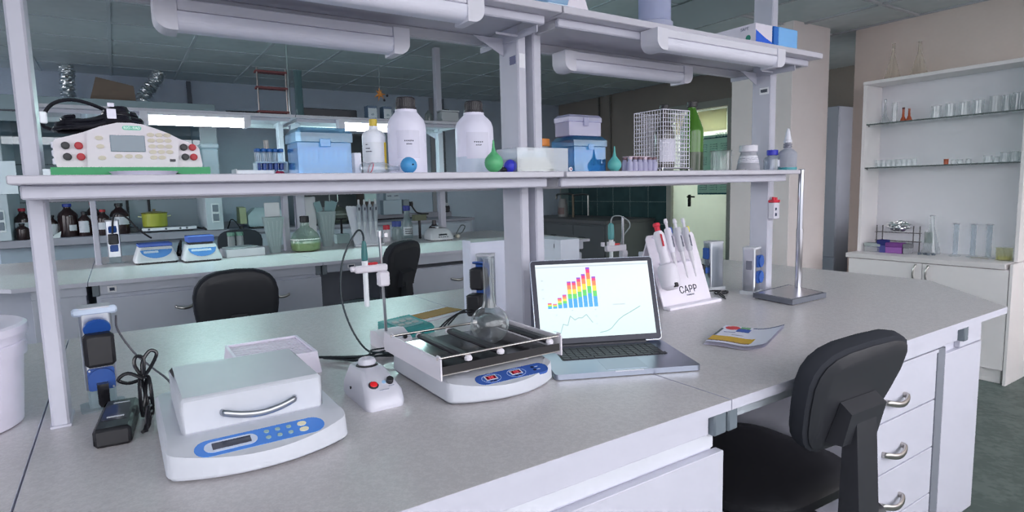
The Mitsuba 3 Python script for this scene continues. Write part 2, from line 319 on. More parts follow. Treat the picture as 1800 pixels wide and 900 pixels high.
# far bench, the same build, its end table to the left
Y2 = 3.17
slab('worktop', 'pale worktop with cut corner at the left end of the far bench', P([(-1.93, Y2+.41), (-1.52, Y2), (-1.2016, Y2), (-1.2016, Y2+1.65), (-1.93, Y2+1.65)]))
slab('worktop', 'pale worktop section of the far bench under the two blue-lidded heaters', P([(-1.1984, Y2), (.06, Y2), (.06, Y2+1.65), (-1.1984, Y2+1.65)]))
slab('worktop', 'pale worktop section of the far bench under the small balance', P([(.063, Y2), (2.35, Y2), (2.35, Y2+1.65), (.063, Y2+1.65)]))
FF = M('satin', (190, 194, 206))
b2 = thing('base_cabinet', 'grey white corner base at the left end of the far bench', 'cabinet')
b2.part('carcass', bx(-1.45, -1.215, Y2+.06, Y2+1.55, -.70, -.0225), FF)
b2.part('apron', bx(-1.45, -1.21, Y2+.045, Y2+.06, -.075, -.0225), FF)
b2.part('side', bx(-1.80, -1.452, Y2+.42, Y2+1.5, -.70, -.0225), FF)
b2.part('plinth', bx(-1.7, -1.22, Y2+.45, Y2+1.5, FL, -.70), GS)
b3 = thing('base_cabinet', 'grey white cabinet of the far bench behind the far round backed chair', 'cabinet')
b3.part('carcass', bx(-1.17, .055, Y2+.06, Y2+1.55, -.70, -.0225), FF)
b3.part('apron', bx(-1.15, .03, Y2+.04, Y2+.058, -.078, -.0225), FF)
b3.part('corner_block', bx(-1.185, -1.152, Y2+.03, Y2+.07, -.085, -.0225, .004), GB)
b3.part('corner_block', bx(.020, .055, Y2+.03, Y2+.07, -.085, -.0225, .004), GB)
b3.part('plinth', bx(-1.16, .05, Y2+.1, Y2+1.5, FL, -.70), GS)
for x0, x1, hx in ((-1.15, -.56, -.75), (-.55, .055, -.20)):
    d = b3.part('drawer', bx(x0, x1, Y2+.04, Y2+.06, -.36, -.10), FF)
    b3.part('handle', TR(handle_arc(.09, .028), hx, Y2+.04, -.19), HM, under=d)
    d = b3.part('door', bx(x0, x1, Y2+.04, Y2+.06, -.70, -.365), FF)
b3.part('label_plate', bx(-1.115, -1.072, Y2+.036, Y2+.040, -.068, -.034, .001), M('satin', (226, 226, 230)))
b3.part('label_print', bx(-1.105, -1.082, Y2+.0345, Y2+.036, -.060, -.043, 0), M('matte', (70, 78, 96)))
b4 = thing('bench_frame', 'rail and back panel of the far knee space behind the angled far chair', 'frame')
b4.part('rail', bx(.075, .70, Y2+.04, Y2+.06, -.078, -.0225), M('satin', (178, 184, 196)))
b4.part('corner_block', bx(.064, .094, Y2+.028, Y2+.07, -.09, -.0225, .004), GB)
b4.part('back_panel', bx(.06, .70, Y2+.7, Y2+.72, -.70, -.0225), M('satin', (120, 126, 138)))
b4.part('label_plate', bx(.235, .285, Y2+.036, Y2+.040, -.062, -.034, .001), M('satin', (226, 226, 230)))
b4.part('label_print', bx(.243, .277, Y2+.0345, Y2+.036, -.056, -.040, 0), M('matte', (70, 78, 96)))
b5 = thing('drawer_unit', 'grey white drawer unit of the far bench right of the angled far chair', 'drawer unit')
b5.part('carcass', bx(.70, 2.3, Y2+.06, Y2+1.55, -.70, -.115), FF)
b5.part('apron', bx(.70, 2.3, Y2+.03, Y2+.05, -.085, -.0225), FF)
b5.part('plinth', bx(.72, 2.28, Y2+.1, Y2+1.5, FL, -.70), GS)
for x0, x1 in ((.705, 1.50), (1.51, 2.29)):
    for z1, z0 in ((-.12, -.30), (-.305, -.50), (-.505, -.70)):
        d = b5.part('drawer', bx(x0, x1, Y2+.04, Y2+.06, z0, z1), FF)
        b5.part('handle', TR(handle_arc(.11, .028), (x0+x1)/2-.03, Y2+.04, z1-.095), HM, under=d)
# ---------------------------------------------------------------- shelf racks over the benches
WP = M('satin', (190, 190, 202)); SB = M('satin', (196, 194, 203)); UND = M('satin', (176, 176, 184)); DK = M('satin', (96, 106, 114))
def post(t, x0, x1, y0, y1, z0, z1, foot=True):
    u = t.part('upright', cat(bx(x0, x1, y0, y1, z0, z1, .004)), WP)
    for yy in (y0-.0012,):
        pass
    if foot: t.part('foot', bx(x0-.003, x1+.003, y0-.003, y1+.01, 0, .006, .001), WP, under=u)
    return u
def shelf(t, name, x0, x1, y0, y1, z, th, beam):
    """board with a lip, and under it a channel frame set back from the board edge"""
    s = t.part(name, bx(x0, x1, y0, y1, z, z+th, .002), SB)
    t.part('front_beam', bx(x0+.012, x1-.028, y0+.040, y0+.056, z-beam, z-.0005, .003), WP, under=s)
    t.part('back_beam', bx(x0+.012, x1-.028, y1-.040, y1-.022, z-beam-.006, z-.0005, .003), M('satin', (192, 192, 198)), under=s)
    for xa in (x0+.012, x1-.046): t.part('end_channel', bx(xa, xa+.018, y0+.057, y1-.041, z-beam, z-.0005, .002), M('satin', (192, 192, 198)), under=s)
    return s
def bracket(t, x, y0, y1, z, dx, d=.05):
    """sheet metal corner bracket carrying a shelf"""
    tri = xz(P([(0, 0), (dx, 0), (0, -d)]), 0, .003)
    return t.part('bracket', cat(TR(tri, x, (y0+y1)/2+.02, z), bx(x-.002, x+.002, y0-.10, y1+.10, z-.018, z, .0005), bx(x, x+dx*.75, y0-.01, y0-.006, z-.012, z-.006, .0005)), WP)
ZL, ZU = .476, .910
ra = thing('shelf_rack', 'white double shelf rack on the left half of the near bench', 'rack')
post(ra, -1.178, -1.149, .690, .775, 0, CE-.005); post(ra, -.050, -.020, .690, .790, 0, ZU)
shelf(ra, 'lower_shelf', -1.186, -.004, .543, .885, ZL, .0155, .026)
shelf(ra, 'upper_shelf', -1.20, -.002, .543, .885, ZU, .020, .024)
bracket(ra, -.052, .690, .790, ZU-.026, -.10); bracket(ra, -1.146, .690, .775, ZU-.026, .10)
ra.part('label', cat(bx(-.0512, -.050, .70, .73, .803, .826, 0)), M('matte', (120, 122, 150)))
rb = thing('shelf_rack', 'white double shelf rack on the right half of the near bench', 'rack')
post(rb, .004, .034, .690, .790, 0, ZU); post(rb, 1.155, 1.192, .690, .775, 0, CE-.005)
shelf(rb, 'lower_shelf', .004, 1.132, .543, .885, ZL, .0155, .026)
shelf(rb, 'upper_shelf', .002, 1.258, .543, .885, ZU, .020, .024)
bracket(rb, 1.152, .690, .775, ZU-.026, -.10)
rb.part('shelf_end', bx(1.1325, 1.212, .66, .884, ZL, ZL+.0155, .002), SB)
rb.part('label', cat(bx(1.1538, 1.155, .70, .74, .795, .822, 0)), M('satin', (226, 226, 230)))
rb.part('label_print', cat(bx(1.1526, 1.1538, .706, .734, .803, .815, 0)), M('matte', (90, 94, 104)))
ra.part('label_plate', bx(-.045, -.025, .6885, .690, .79, .83, 0), M('satin', (226, 226, 232)))
# far rack
YF = 3.17
rc = thing('shelf_rack', 'grey white shelf rack on the left half of the far bench with one lit tube', 'rack')
post(rc, -1.185, -1.150, 4.16, 4.22, 0, 1.01)
post(rc, .065, .105, 4.20, 4.28, 0, 1.005)
shelf(rc, 'lower_shelf', -1.19, .128, 3.92, 4.45, ZL, .018, .03)
shelf(rc, 'upper_shelf', -1.42, .128, 3.90, 4.45, 1.010, .022, .026)
rd = thing('shelf_rack', 'grey white shelf rack on the right half of the far bench with one lit tube', 'rack')
post(rd, .165, .235, 4.20, 4.28, 0, 1.005); post(rd, 1.497, 1.552, 4.30, 4.36, 0, CE-.005)
shelf(rd, 'lower_shelf', .132, 1.54, 3.92, 4.45, ZL, .018, .03)
shelf(rd, 'upper_shelf', .132, 1.56, 3.90, 4.45, 1.010, .022, .026)
bracket(rd, 1.495, 4.30, 4.36, .984, -.12, .06)

# ---------------------------------------------------------------- tube lamps under the shelves
def lamp(label, x0, x1, y, z1, h=.060, d=.062, lit=None, capw=.045, group='shelf lamps', flip=False):
    t = thing('shelf_lamp', label, 'lamp')
    r = .022
    prof = P([(y-d/2, z1), (y-d/2, z1-h+r)] + [(y-d/2+r-r*math.cos(a), z1-h+r-r*math.sin(a)) for a in np.linspace(0, PI/2, 7)] + [(y+d/2-r+r*math.sin(a), z1-h+r-r*math.cos(a)) for a in np.linspace(0, PI/2, 7)] + [(y+d/2, z1)])
    cw = M('satin', (216, 215, 224))
    rr = .030
    def cap(xa, xb, outer):
        # end cap: rounded lower outer corner
        s = -1 if outer < 0 else 1
        xo, xi = (xa, xb) if s < 0 else (xb, xa)
        pts = [(xi, z1), (xi, z1-h-.004)] + [(xo-s*(rr-rr*math.sin(a)), z1-h-.004+rr-rr*math.cos(a)) for a in np.linspace(0, PI/2, 8)] + [(xo, z1)]
        return xz(P(pts).buffer(0), y-d/2-.003, y+d/2+.003)
    t.part('end_cap', cap(x0, x0+capw, -1), cw); t.part('end_cap', cap(x1-capw, x1, 1), cw)
    t.part('housing', bx(x0+capw, x1-capw, y-d/2, y+d/2, z1-.024, z1, .002), cw)
    low = yz(affinity.scale(prof.intersection(sbox(-9, -9, 9, z1-.026)), 1, 1), x0+capw, x1-capw)
    if lit is None:
        t.part('diffuser', low, M('satin', (224, 224, 236)), label='unlit rounded diffuser')
    else:
        k = numbered(t.key+'__diffuser'); scene[k] = mikit.ply(low, M('satin', (240, 240, 240)), smooth=40, emitter={'type': 'area', 'radiance': rgb(lit)})
        labels[k] = {'label': 'glowing tube diffuser'}
    return t
ZB = ZU-.0255
lamp('long white unlit tube lamp under the front edge of the left upper shelf', -.97, -.264, .545, ZU-.003)
lamp('white unlit tube lamp hanging under the back edge of the left upper shelf', -.936, -.345, .80, ZB-.006, h=.064)
lamp('white unlit tube lamp under the front edge of the right upper shelf', .325, .965, .545, ZU-.003, h=.058)
lamp('white unlit tube lamp hanging under the back edge of the right upper shelf', .184, .785, .80, ZB-.006, h=.058)
lamp('glowing tube lamp under the far shelf behind the power supply', -.86, -.19, 3.90, 1.0095, h=.085, d=.07, lit=LAMP)
lamp('glowing tube lamp under the far shelf behind the yellow capped wash bottle', .44, 1.13, 3.90, 1.0095, h=.085, d=.07, lit=LAMP)
# ---------------------------------------------------------------- things on the near lower shelf
Z1 = .4918
def cyly(r, y0, y1, x=0, z=0, n=20, sx=1.0, b=0.0):
    m = cyl(r, 0, y1-y0, n, b=b); m.apply_transform(np.diag([sx, 1, 1, 1.0])); return TR(TR(m, rx=PI/2), x, y1, z)
# electrophoresis power supply on its green tray (front plane at local y = 0, millimetres)
g = thing('gel_tray', 'green plastic tray carrying the power supply on the left end of the shelf', 'tray', (-1.131, .625, Z1))
gp = sbox(0, 0, .263, .0165).difference(affinity.scale(Point(.155, -.004).buffer(.062, quad_segs=16), 1.0, .22))
g.part('body', xz(gp, 0, .17), M('satin', (44, 148, 92)))
g.part('clip', bx(-.012, 0, .0, .012, .0, .0135, .001), M('satin', (205, 216, 222)))
single('white_dish', 'shallow white dish lying under the green tray at the shelf edge', 'dish', lathe([(0, 0), (.05, 0), (.058, .007), (.055, .007), (.048, .002), (0, .002)], 32), M('satin', (212, 210, 224)), (-.985, .612, Z1))
ps = thing('power_supply', 'beige electrophoresis power supply with grey screen and red and black sockets', 'power supply', (-1.126, .66, Z1+.0165))
k = .001
prof = [(3, 0), (247, 0), (249, 6), (245, 40), (241, 45), (228, 52), (212, 58), (190, 70), (168, 79), (148, 86), (128, 88.5), (104, 88), (76, 80), (48, 68), (24, 60), (4, 54), (0, 48), (-1, 22)]
pc = M('satin', (214, 209, 214))
ps.part('housing', xz(P([(a*k, b*k) for a, b in prof]), .004, .19), pc)
cen = P([(50*k, .001), (203*k, .001), (208*k, 56*k), (190*k, 69*k), (168*k, 78*k), (148*k, 85*k), (128*k, 87.3*k), (104*k, 87*k), (76*k, 79*k), (54*k, 69.5*k)])
ps.part('front_panel', xz(cen, -.004, .0039), pc)
ps.part('side_grip', cat(*[bx(-.004, .004, .01, .12, a, a+.013, .002) for a in (.006, .0215, .037)]), M('satin', (226, 226, 238)))
sc = ps.part('screen', bx(.090, .148, -.006, -.0041, .031, .063, .001), M('gloss', (112, 128, 140)), label='grey display')
lg = ps.part('logo_plate', xz(rrect(.112, .144, .0735, .0815, .004), -.0055, -.0041), M('satin', (110, 190, 164)), label='green lozenge')
ps.part('logo_lettering', TR(TR(txt('BIO-RAD', .0045, .0008, True), rx=PI/2), .128, -.0056, .0753), M('satin', (240, 250, 246)), under=lg)
bm = M('satin', (196, 188, 170))
def btn(u, v, r=.0066): return ps.part('button', cyly(r, -.0062, -.0041, u*k, v*k, 14, b=.0008).copy(), bm)
def ebtn(u, v):
    m = TR(affinity_y(cyly(.0066, 0, .0021, 0, 0, 14)), u*k, -.0062, v*k); return ps.part('button', m, bm)
def affinity_y(m):
    m = m.copy(); v = m.vertices.copy(); v[:, 2] *= .62; m.vertices = v; return m
for r, v in enumerate((65, 54, 42.5, 31.5, 20.5)):
    for c, u in enumerate((158.6, 173.4, 187.8)):
        if r == 4 and c == 2: continue
        ebtn(u-r*-.6, v)
for u, v in ((72.7, 57), (73.6, 41), (75, 19), (102, 22.4), (119, 22.4), (135.5, 22.4)): ebtn(u, v)
ps.part('port', bx(.189, .199, -.0055, -.0041, .012, .017, 0), M('satin', (50, 50, 58)))
for u, v, c in ((19, 42, 0), (39.4, 42, 1), (20.4, 21, 0), (41.3, 21, 1), (216, 41.8, 0), (232, 41.8, 1), (217.5, 22, 0), (233, 22, 1)):
    ps.part('socket', cat(cyly(.0068, -.004, .0041, u*k, v*k, 20, b=.001), cyly(.0042, -.0065, -.004, u*k, v*k, 16)), M('satin', (36, 38, 42) if not c else (176, 34, 46)))
# cables coiled on top of it
cb = thing('cable_bundle', 'coiled black cable with white tags on top of the power supply', 'cable')
bk = M('gloss', (26, 26, 34))
zt = Z1+.0165
def ztop(x):
    u = (x+1.126)/k; pr = sorted(p for p in prof[4:17]); return zt + np.interp(u, [p[0] for p in pr], [p[1] for p in pr])*k
cb.part('loop', tube([(-1.005, .74, .612), (-1.03, .745, .625), (-1.07, .74, .642), (-1.10, .735, .645), (-1.125, .73, .634), (-1.139, .725, .612), (-1.141, .72, .592), (-1.13, .715, .585)], .0035, 8, 5), bk)
pts = []
for i in range(120):
    a = i*.35; f = i/119
    x = -1.050 + .080*math.cos(a)*(1-.25*f); y = .755 + .045*math.sin(a)*(1-.3*f)
    pts.append((x, y, max(ztop(x)+.006, .588) + .022*f + .003*math.sin(a*1.7)))
cb.part('coil', tube(pts, .0042, 7), bk)
pts = []
for i in range(90):
    a = i*.42; f = i/89
    x = -1.022 + .026*math.cos(a)*(1-.3*f); y = .735 + .03*math.sin(a)*(1-.3*f)
    pts.append((x, y, ztop(x)+.008+.026*f))
cb.part('plug_coil', tube(pts, .0055, 7), bk)
cb.part('tag', TR(bx(-.008, .008, -.0012, .0012, -.010, .010, .001), -1.029, .698, .617, rz=.1), M('satin', (232, 230, 244)), label='white cable tag')
cb.part('tag', TR(bx(-.006, .006, -.0012, .0012, -.004, .004, .001), -1.029, .698, .6345, rz=.1), M('satin', (232, 230, 244)))
cb.part('clip', TR(bx(-.006, .006, -.004, .004, -.011, .011, .002), -1.137, .680, .603), M('satin', (238, 244, 250)), label='white clip by the upright')
single('plastic_canister', 'frosted white canister with a lid behind the power supply', 'canister', cat(bx(-.034, .0, -.03, .03, 0, .066, .003), bx(-.037, .003, -.033, .033, .0662, .078, .003)), M('frost', (214, 236, 240)), (-.828, .83, Z1))
wt_ = thing('white_tray', 'small white tray glaring in front of the test tube rack', 'tray', (-.755, .80, Z1))
wt_.part('tray', cat(bx(-.040, .042, -.03, .03, 0, .003), bx(-.042, -.039, -.032, .032, 0, .018, .001), bx(.041, .044, -.032, .032, 0, .016, .001), bx(-.04, .042, -.033, -.030, 0, .015, .001), bx(-.04, .042, .030, .033, 0, .018, .001)), M('satin', (240, 244, 248)))
for i, x in enumerate((-.700, -.688)):
    single('red_screw_cap', ('left', 'right')[i] + ' of two small red screw caps before the test tube rack', 'cap', TR(cyl(.0065, -.006, .006, 16, b=.001), ry=PI/2), M('satin', (176, 40, 76)), (x-.004*i, .775+.016*i, Z1+.0066), rz=.5, group='red caps on the shelf')
# test tube rack with blue tubes
tr = thing('test_tube_rack', 'white test tube rack left of the blue tip box', 'rack', (-.70, .83, Z1))
wr_ = M('satin', (196, 220, 232))
for z in (.010, .034): tr.part('plate', bx(-.045, .03, -.022, .022, z, z+.003), wr_)
for x in (-.044, .027): tr.part('side', bx(x, x+.003, -.022, .022, 0, .037), wr_)
tubeb = lathe([(0, .001), (.003, .0015), (.0048, .006), (.0055, .045), (.0058, .048), (.0055, .048), (.0052, .045)], 12)
for i in range(5):
    for j in range(2):
        t = thing('test_tube', ('first', 'second', 'third', 'fourth', 'last')[i] + ' blue tube from the left in the ' + ('front', 'back')[j] + ' row of the white rack', 'tube', (-.736+.0135*i, .822+.016*j, Z1+.0135), group='blue tubes in the white rack')
        t.part('glass', tubeb, M('glass', (232, 240, 246))); t.part('liquid', cyl(.0045, .004, .024, 12), M('satin', (34, 84, 168)))
        t.part('cap', cyl(.0062, .0482, .056, 12, b=.001), M('satin', (28, 92, 160)))
t = thing('glass_tube', 'tall pale glass tube leaning out of the test tube rack', 'tube', (-.706, .846, Z1))
t.part('glass', TR(lathe([(0, 0), (.0055, 0), (.006, .004), (.006, .09), (.0066, .092)], 12), ry=-.06), M('milky', (214, 210, 206)))
# blue pipette tip box with hinged lid
def tip_box(label, x0, x1, y0, y1, zs, z1, rows, col=(150, 214, 250), lidc=(164, 222, 252), cols=10):
    t = thing('pipette_tip_box', label, 'tip box')
    base = cat(bx(x0, x1, y0, y0+.0016, Z1, zs, .0006), bx(x0, x1, y1-.0016, y1, Z1, zs, .0006), bx(x0, x0+.0016, y0+.0016, y1-.0016, Z1, zs, .0006), bx(x1-.0016, x1, y0+.0016, y1-.0016, Z1, zs, .0006), bx(x0+.002, x1-.002, y0+.002, y1-.002, Z1, Z1+.002, .0006))
    t.part('base', base, M('tint', col))
    d = .003
    lid = hull([(X, Y, zs+.0012) for X in (x0-d, x1+d) for Y in (y0-d, y1+d)] + [(X, Y, z1-.012) for X in (x0-d, x1+d) for Y in (y0-d, y1+d)] + [(X, Y, z1) for X in (x0+.008, x1-.008) for Y in (y0+.008, y1-.008)])
    t.part('lid', lid, M('tint', lidc))
    t.part('latch', cat(bx((x0+x1)/2-.012, (x0+x1)/2+.012, y0-.0065, y0-.0035, zs-.010, zs+.008, .001)), M('tint', col))
    t.part('rack_plate', bx(x0+.004, x1-.004, y0+.004, y1-.004, zs-.014, zs-.011, .0005), M('frost', (110, 176, 236)))
    tips = []
    for i in range(cols):
        for j in range(rows):
            tips.append(lathe([(.0006, 0), (.0028, .030), (.0036, .046), (.0042, .046)], 8, x0+.010+(x1-x0-.02)*i/(cols-1), y0+.010+(y1-y0-.02)*j/max(rows-1, 1), zs-.055))
    t.part('pipette_tips', cat(*tips), M('satin', (232, 242, 246)), kind='stuff', label='row on row of pale pipette tips')
    return t
tip_box('large blue pipette tip box left of the wash bottle', -.697, -.577, .600, .690, .561, .594, 7)
single('small_carton', 'small white carton standing right of the large blue tip box', 'box', bx(-.537, -.519, .70, .735, Z1, .546, .001), M('satin', (226, 226, 236)))
wb = thing('wash_bottle', 'white bottle with yellow cap and yellow label strip', 'bottle', (-.456, .775, Z1))
wb.part('body', lathe([(0, 0), (.029, 0), (.031, .003), (.031, .100), (.029, .108), (.022, .115), (.0125, .119), (.0115, .122), (.0115, .128), (0, .128)], 28), M('satin', (236, 238, 244)))
wb.part('cap', cyl(.0105, .1285, .146, 20, b=.001), M('satin', (214, 186, 70)), label='yellow cap')
def wrap(r, a0, a1, z0, z1, n=14, th=.0006):
    a = np.linspace(a0, a1, n); V = []; F = []
    for rr in (r, r+th):
        for z in (z0, z1): V += [(rr*math.sin(q), -rr*math.cos(q), z) for q in a]
    for i in range(n-1):
        F += [(2*n+i, 2*n+i+1, 3*n+i+1), (2*n+i, 3*n+i+1, 3*n+i), (i+1, i, n+i+1), (n+i+1, i, n+i), (n+i, 3*n+i, 3*n+i+1), (n+i, 3*n+i+1, n+i+1), (i+1, 2*n+i, i), (i+1, 2*n+i+1, 2*n+i)]
    F += [(0, 2*n, 3*n), (0, 3*n, n), (3*n-1, n-1, 4*n-1), (4*n-1, n-1, 2*n-1)]
    return trimesh.Trimesh(V, F, process=False)
lab = wb.part('label', wrap(.0312, -1.45, .55, .020, .085), M('satin', (226, 228, 232)), label='white label')
wb.part('label_strip', wrap(.0313, .56, 1.0, .015, .085), M('satin', (236, 206, 78)), label='yellow strip')
wb.part('label_print', cat(*[wrap(.0319, -1.1, -1.1+w, z, z+.0022, 6, .0002) for z, w in ((.078, .22), (.068, .4), (.060, .55))]), M('matte', (90, 92, 104)), under=lab)
# glass piece lying with the blue bulb
fl = thing('glass_separator', 'small clear glass vessel with a red line lying before the wash bottle', 'glassware', (-.537, .66, Z1+.0145))
fl.part('glass', TR(lathe([(0, 0), (.010, .001), (.0135, .006), (.0142, .012), (.011, .018), (.0142, .026), (.0142, .060), (.010, .072), (.006, .078), (.006, .100), (.0066, .100)], 24), ry=PI/2), M('glass', (240, 244, 246)))
fl.part('red_line', TR(lathe([(.0146, -.001), (.0150, 0), (.0146, .001)], 24), .026, 0, 0, ry=PI/2+.35), M('satin', (196, 70, 86)))
pb = thing('rubber_bulb', 'light blue round rubber bulb with a dark hole beside the wash bottle', 'rubber bulb', (-.424, .63, Z1+.0202))
pb.part('ball', trimesh.creation.icosphere(3, .0202), M('satin', (72, 150, 204)))
pb.part('opening', cyly(.0022, -.0208, -.0196, .002, .001, 12), M('matte', (20, 34, 60)))
# two big white canister bottles
def big_bottle(label, x, y, h, r, liquid=None):
    t = thing('chemical_bottle', label, 'bottle', (x, y, Z1), group=None)
    s = h/.19
    body = [(0, 0), (r-.004, 0), (r, .004), (r, .115*s), (r*.985, .126*s), (r*.90, .140*s), (r*.72, .151*s), (.030, .158*s), (.0285, .160*s), (.0285, .166*s), (0, .166*s)]
    t.part('body', lathe(body, 40), M('satin', (226, 224, 240)))
    cp = [(0, .1665*s), (.027, .1665*s), (.028, .172*s), (.0245, .1725*s), (.0242, .194*s), (.0225, .197*s), (0, .197*s)]
    cm = t.part('cap', lathe(cp, 28), M('satin', (40, 38, 42)), label='black screw cap')
    a = np.arange(28)*2*PI/28
    t.part('cap_ribs', cat(*[bx(.0243*math.cos(q)-.0007, .0243*math.cos(q)+.0007, .0243*math.sin(q)-.0007, .0243*math.sin(q)+.0007, .174*s, .192*s, 0) for q in a]), M('satin', (48, 46, 50)), under=cm)
    lb = t.part('label', wrap(r+.0002, -.95, .25, .040*s, .110*s, 16), M('satin', (214, 212, 228)), label='pale paper label')
    for z, a0, w in ((.082*s, -.55, .5), (.074*s, -.45, .3)):
        t.part('label_print', cat(*[wrap(r+.0009, a0+w*i/5, a0+w*(i+.6)/5, z, z+.0035, 4, .0002) for i in range(5)]), M('matte', (96, 96, 112)), under=lb)
    if liquid: t.part('liquid_band', lathe([(r+.0001, .002), (r+.0004, .003), (r+.0004, .045*s), (r+.0001, .046*s)], 40), M('satin', (196, 206, 222)), label='bluish liquid level')
    return t
big_bottle('larger white plastic bottle with black cap right of the wash bottle', -.386, .72, .191, .050)
big_bottle('white plastic bottle with black cap and liquid line behind the green rubber bulb', -.188, .71, .191, .053, True)
def pear(t, r, h, tip, mat):
    pr = [(0, 0)] + [(r*math.sin(a), r-r*math.cos(a)) for a in np.linspace(.25, 2.45, 14)]
    r1, z1 = pr[-1]
    pr += [(.006, z1+.010), (.004, z1+.018), (.0028, h-.01), (.0018, h), (0, h)]
    t.part('body', lathe(pr, 28), mat)
gb = thing('rubber_bulb', 'green rubber bulb with pointed tip in front of the second white bottle', 'rubber bulb', (-.204, .585, Z1)); pear(gb, .0245, .083, 0, M('satin', (92, 176, 120)))
bb = thing('rubber_bulb', 'dark blue rubber ball with black stopper left of the paper tray', 'rubber bulb', (-.133, .615, Z1))
bb.part('ball', trimesh.creation.icosphere(3, .0175).apply_translation([0, 0, .0175]), M('satin', (58, 62, 196)))
bb.part('stopper', TR(lathe([(0, 0), (.007, 0), (.005, .016), (0, .016)], 14), -.0275, .002, .008, ry=PI/2), M('satin', (34, 36, 40)))
# translucent tray of folded paper
pt = thing('plastic_tray', 'clear plastic tray with folded filter papers in front of the centre posts', 'tray', (-.045, .634, Z1))
W = [(-.086, .086, -.050, .050, 0, .002), (-.086, .086, -.0515, -.050, 0, .066), (-.086, .086, .050, .0515, 0, .066), (-.0875, -.086, -.0515, .0515, 0, .066), (.086, .0875, -.0515, .0515, 0, .066)]
pt.part('box', cat(*[bx(*w, .0004) for w in W]), M('glass', (234, 238, 240)))
RNG2 = np.random.default_rng(3)
for i in range(7):
    a = .05*RNG2.normal(); w = .066-.004*i
    pts = [(-w, -.035+.004*i, 0), (w*.9, -.036+.003*i, 0), (w, .03, .001), (-w*.8, .034, .0015)]
    m = hull([(x_, y_, z_) for x_, y_, z_ in pts] + [(x_*.96, y_*.95, z_+.0045) for x_, y_, z_ in pts])
    single('folded_paper', ('lowest', 'second', 'third', 'fourth', 'fifth', 'sixth', 'topmost')[i] + ' folded cream paper of the pile in the clear plastic tray', 'paper', TR(m, 0, 0, .003+.0056*i, rz=a), M('matte', (226, 218, 206)), (-.047, .636, Z1), group='papers in the plastic tray')
oc = thing('plastic_jar', 'clear jar with orange lid behind the paper tray', 'jar', (.095, .80, Z1))
oc.part('jar', lathe([(0, 0), (.034, 0), (.036, .003), (.036, .084), (.034, .086)], 24), M('milky', (206, 212, 214))); oc.part('lid', cyl(.038, .0862, .109, 24, b=.002), M('satin', (226, 138, 60)), label='orange lid')
tip_box('blue hinged pipette tip box under the white tip box right of the centre posts', .147, .276, .683, .79, .572, .604, 6, (104, 198, 242), (92, 192, 240))
w2 = thing('pipette_tip_box', 'white translucent tip box standing on the blue tip box', 'tip box', (0, 0, .6048))
W = lambda x0, x1, y0, y1, z0, z1: cat(bx(x0, x1, y0, y0+.0015, z0, z1, .0005), bx(x0, x1, y1-.0015, y1, z0, z1, .0005), bx(x0, x0+.0015, y0, y1, z0, z1, .0005), bx(x1-.0015, x1, y0, y1, z0, z1, .0005), bx(x0, x1, y0, y1, z0, z0+.0015, .0005))
w2.part('base', W(.130, .258, .685, .755, 0, .042), M('frost', (226, 224, 240)))
w2.part('lid', hull([(X, Y, .0425) for X in (.128, .260) for Y in (.683, .757)] + [(X, Y, .056) for X in (.128, .260) for Y in (.683, .757)] + [(X, Y, .064) for X in (.135, .253) for Y in (.69, .75)]), M('milky', (216, 216, 236)))
w2.part('insert', bx(.136, .252, .690, .75, .030, .048, .001), M('frost', (190, 200, 232)), label='bluish tip rack inside')
w2.part('latch', bx(.185, .205, .6795, .6825, .030, .054, .001), M('frost', (206, 206, 228)))
single('round_cover', 'rounded white plastic cover standing on edge behind the blue tip box', 'cover', TR(xz(rrect(-.03, .03, 0, .065, .022), 0, .006), 0, 0, 0), M('satin', (216, 216, 224)), (.326, .80, Z1))
rl = thing('ring_gauge', 'small white ring with red centre at the gap between the two shelves', 'ring', (.016, .538, .4975))
rl.part('ring', cyly(.0058, 0, .005, 0, 0, 18, b=.001), M('satin', (226, 224, 232))); rl.part('centre', cyly(.0028, -.001, .0, 0, 0, 14), M('satin', (140, 70, 86)))
tb = thing('rubber_bulb', 'teal rubber bulb with long pointed tip left of the small vials', 'rubber bulb', (.268, .635, Z1)); pear(tb, .0215, .079, 0, M('satin', (92, 174, 168)))
# vials with crimped caps
vg = lathe([(0, 0), (.0082, 0), (.009, .001), (.009, .028), (.0075, .031), (.006, .033), (.006, .037), (0, .037)], 14)
n = 0
for j in range(2):
    for i in range(6):
        t = thing('vial', ('first', 'second', 'third', 'fourth', 'fifth', 'last')[i] + ' vial from the left in the ' + ('front', 'back')[j] + ' row before the wire basket', 'vial', (.312+.0216*i+.004*j, .612+.028*j, Z1), group='vials in front of the wire basket')
        t.part('glass', vg, M('frost', (216, 214, 236))); t.part('cap', cyl(.0072, .0372, .045, 14, b=.0008), M('satin', (120, 92, 100) if (i+j) % 3 else (200, 178, 190)))
single('plastic_cover', 'pinkish white cover lying across the back row of vials', 'cover', bx(.325, .415, .628, .66, 0, .003, .001), M('satin', (222, 206, 214)), (0, 0, Z1+.0455))
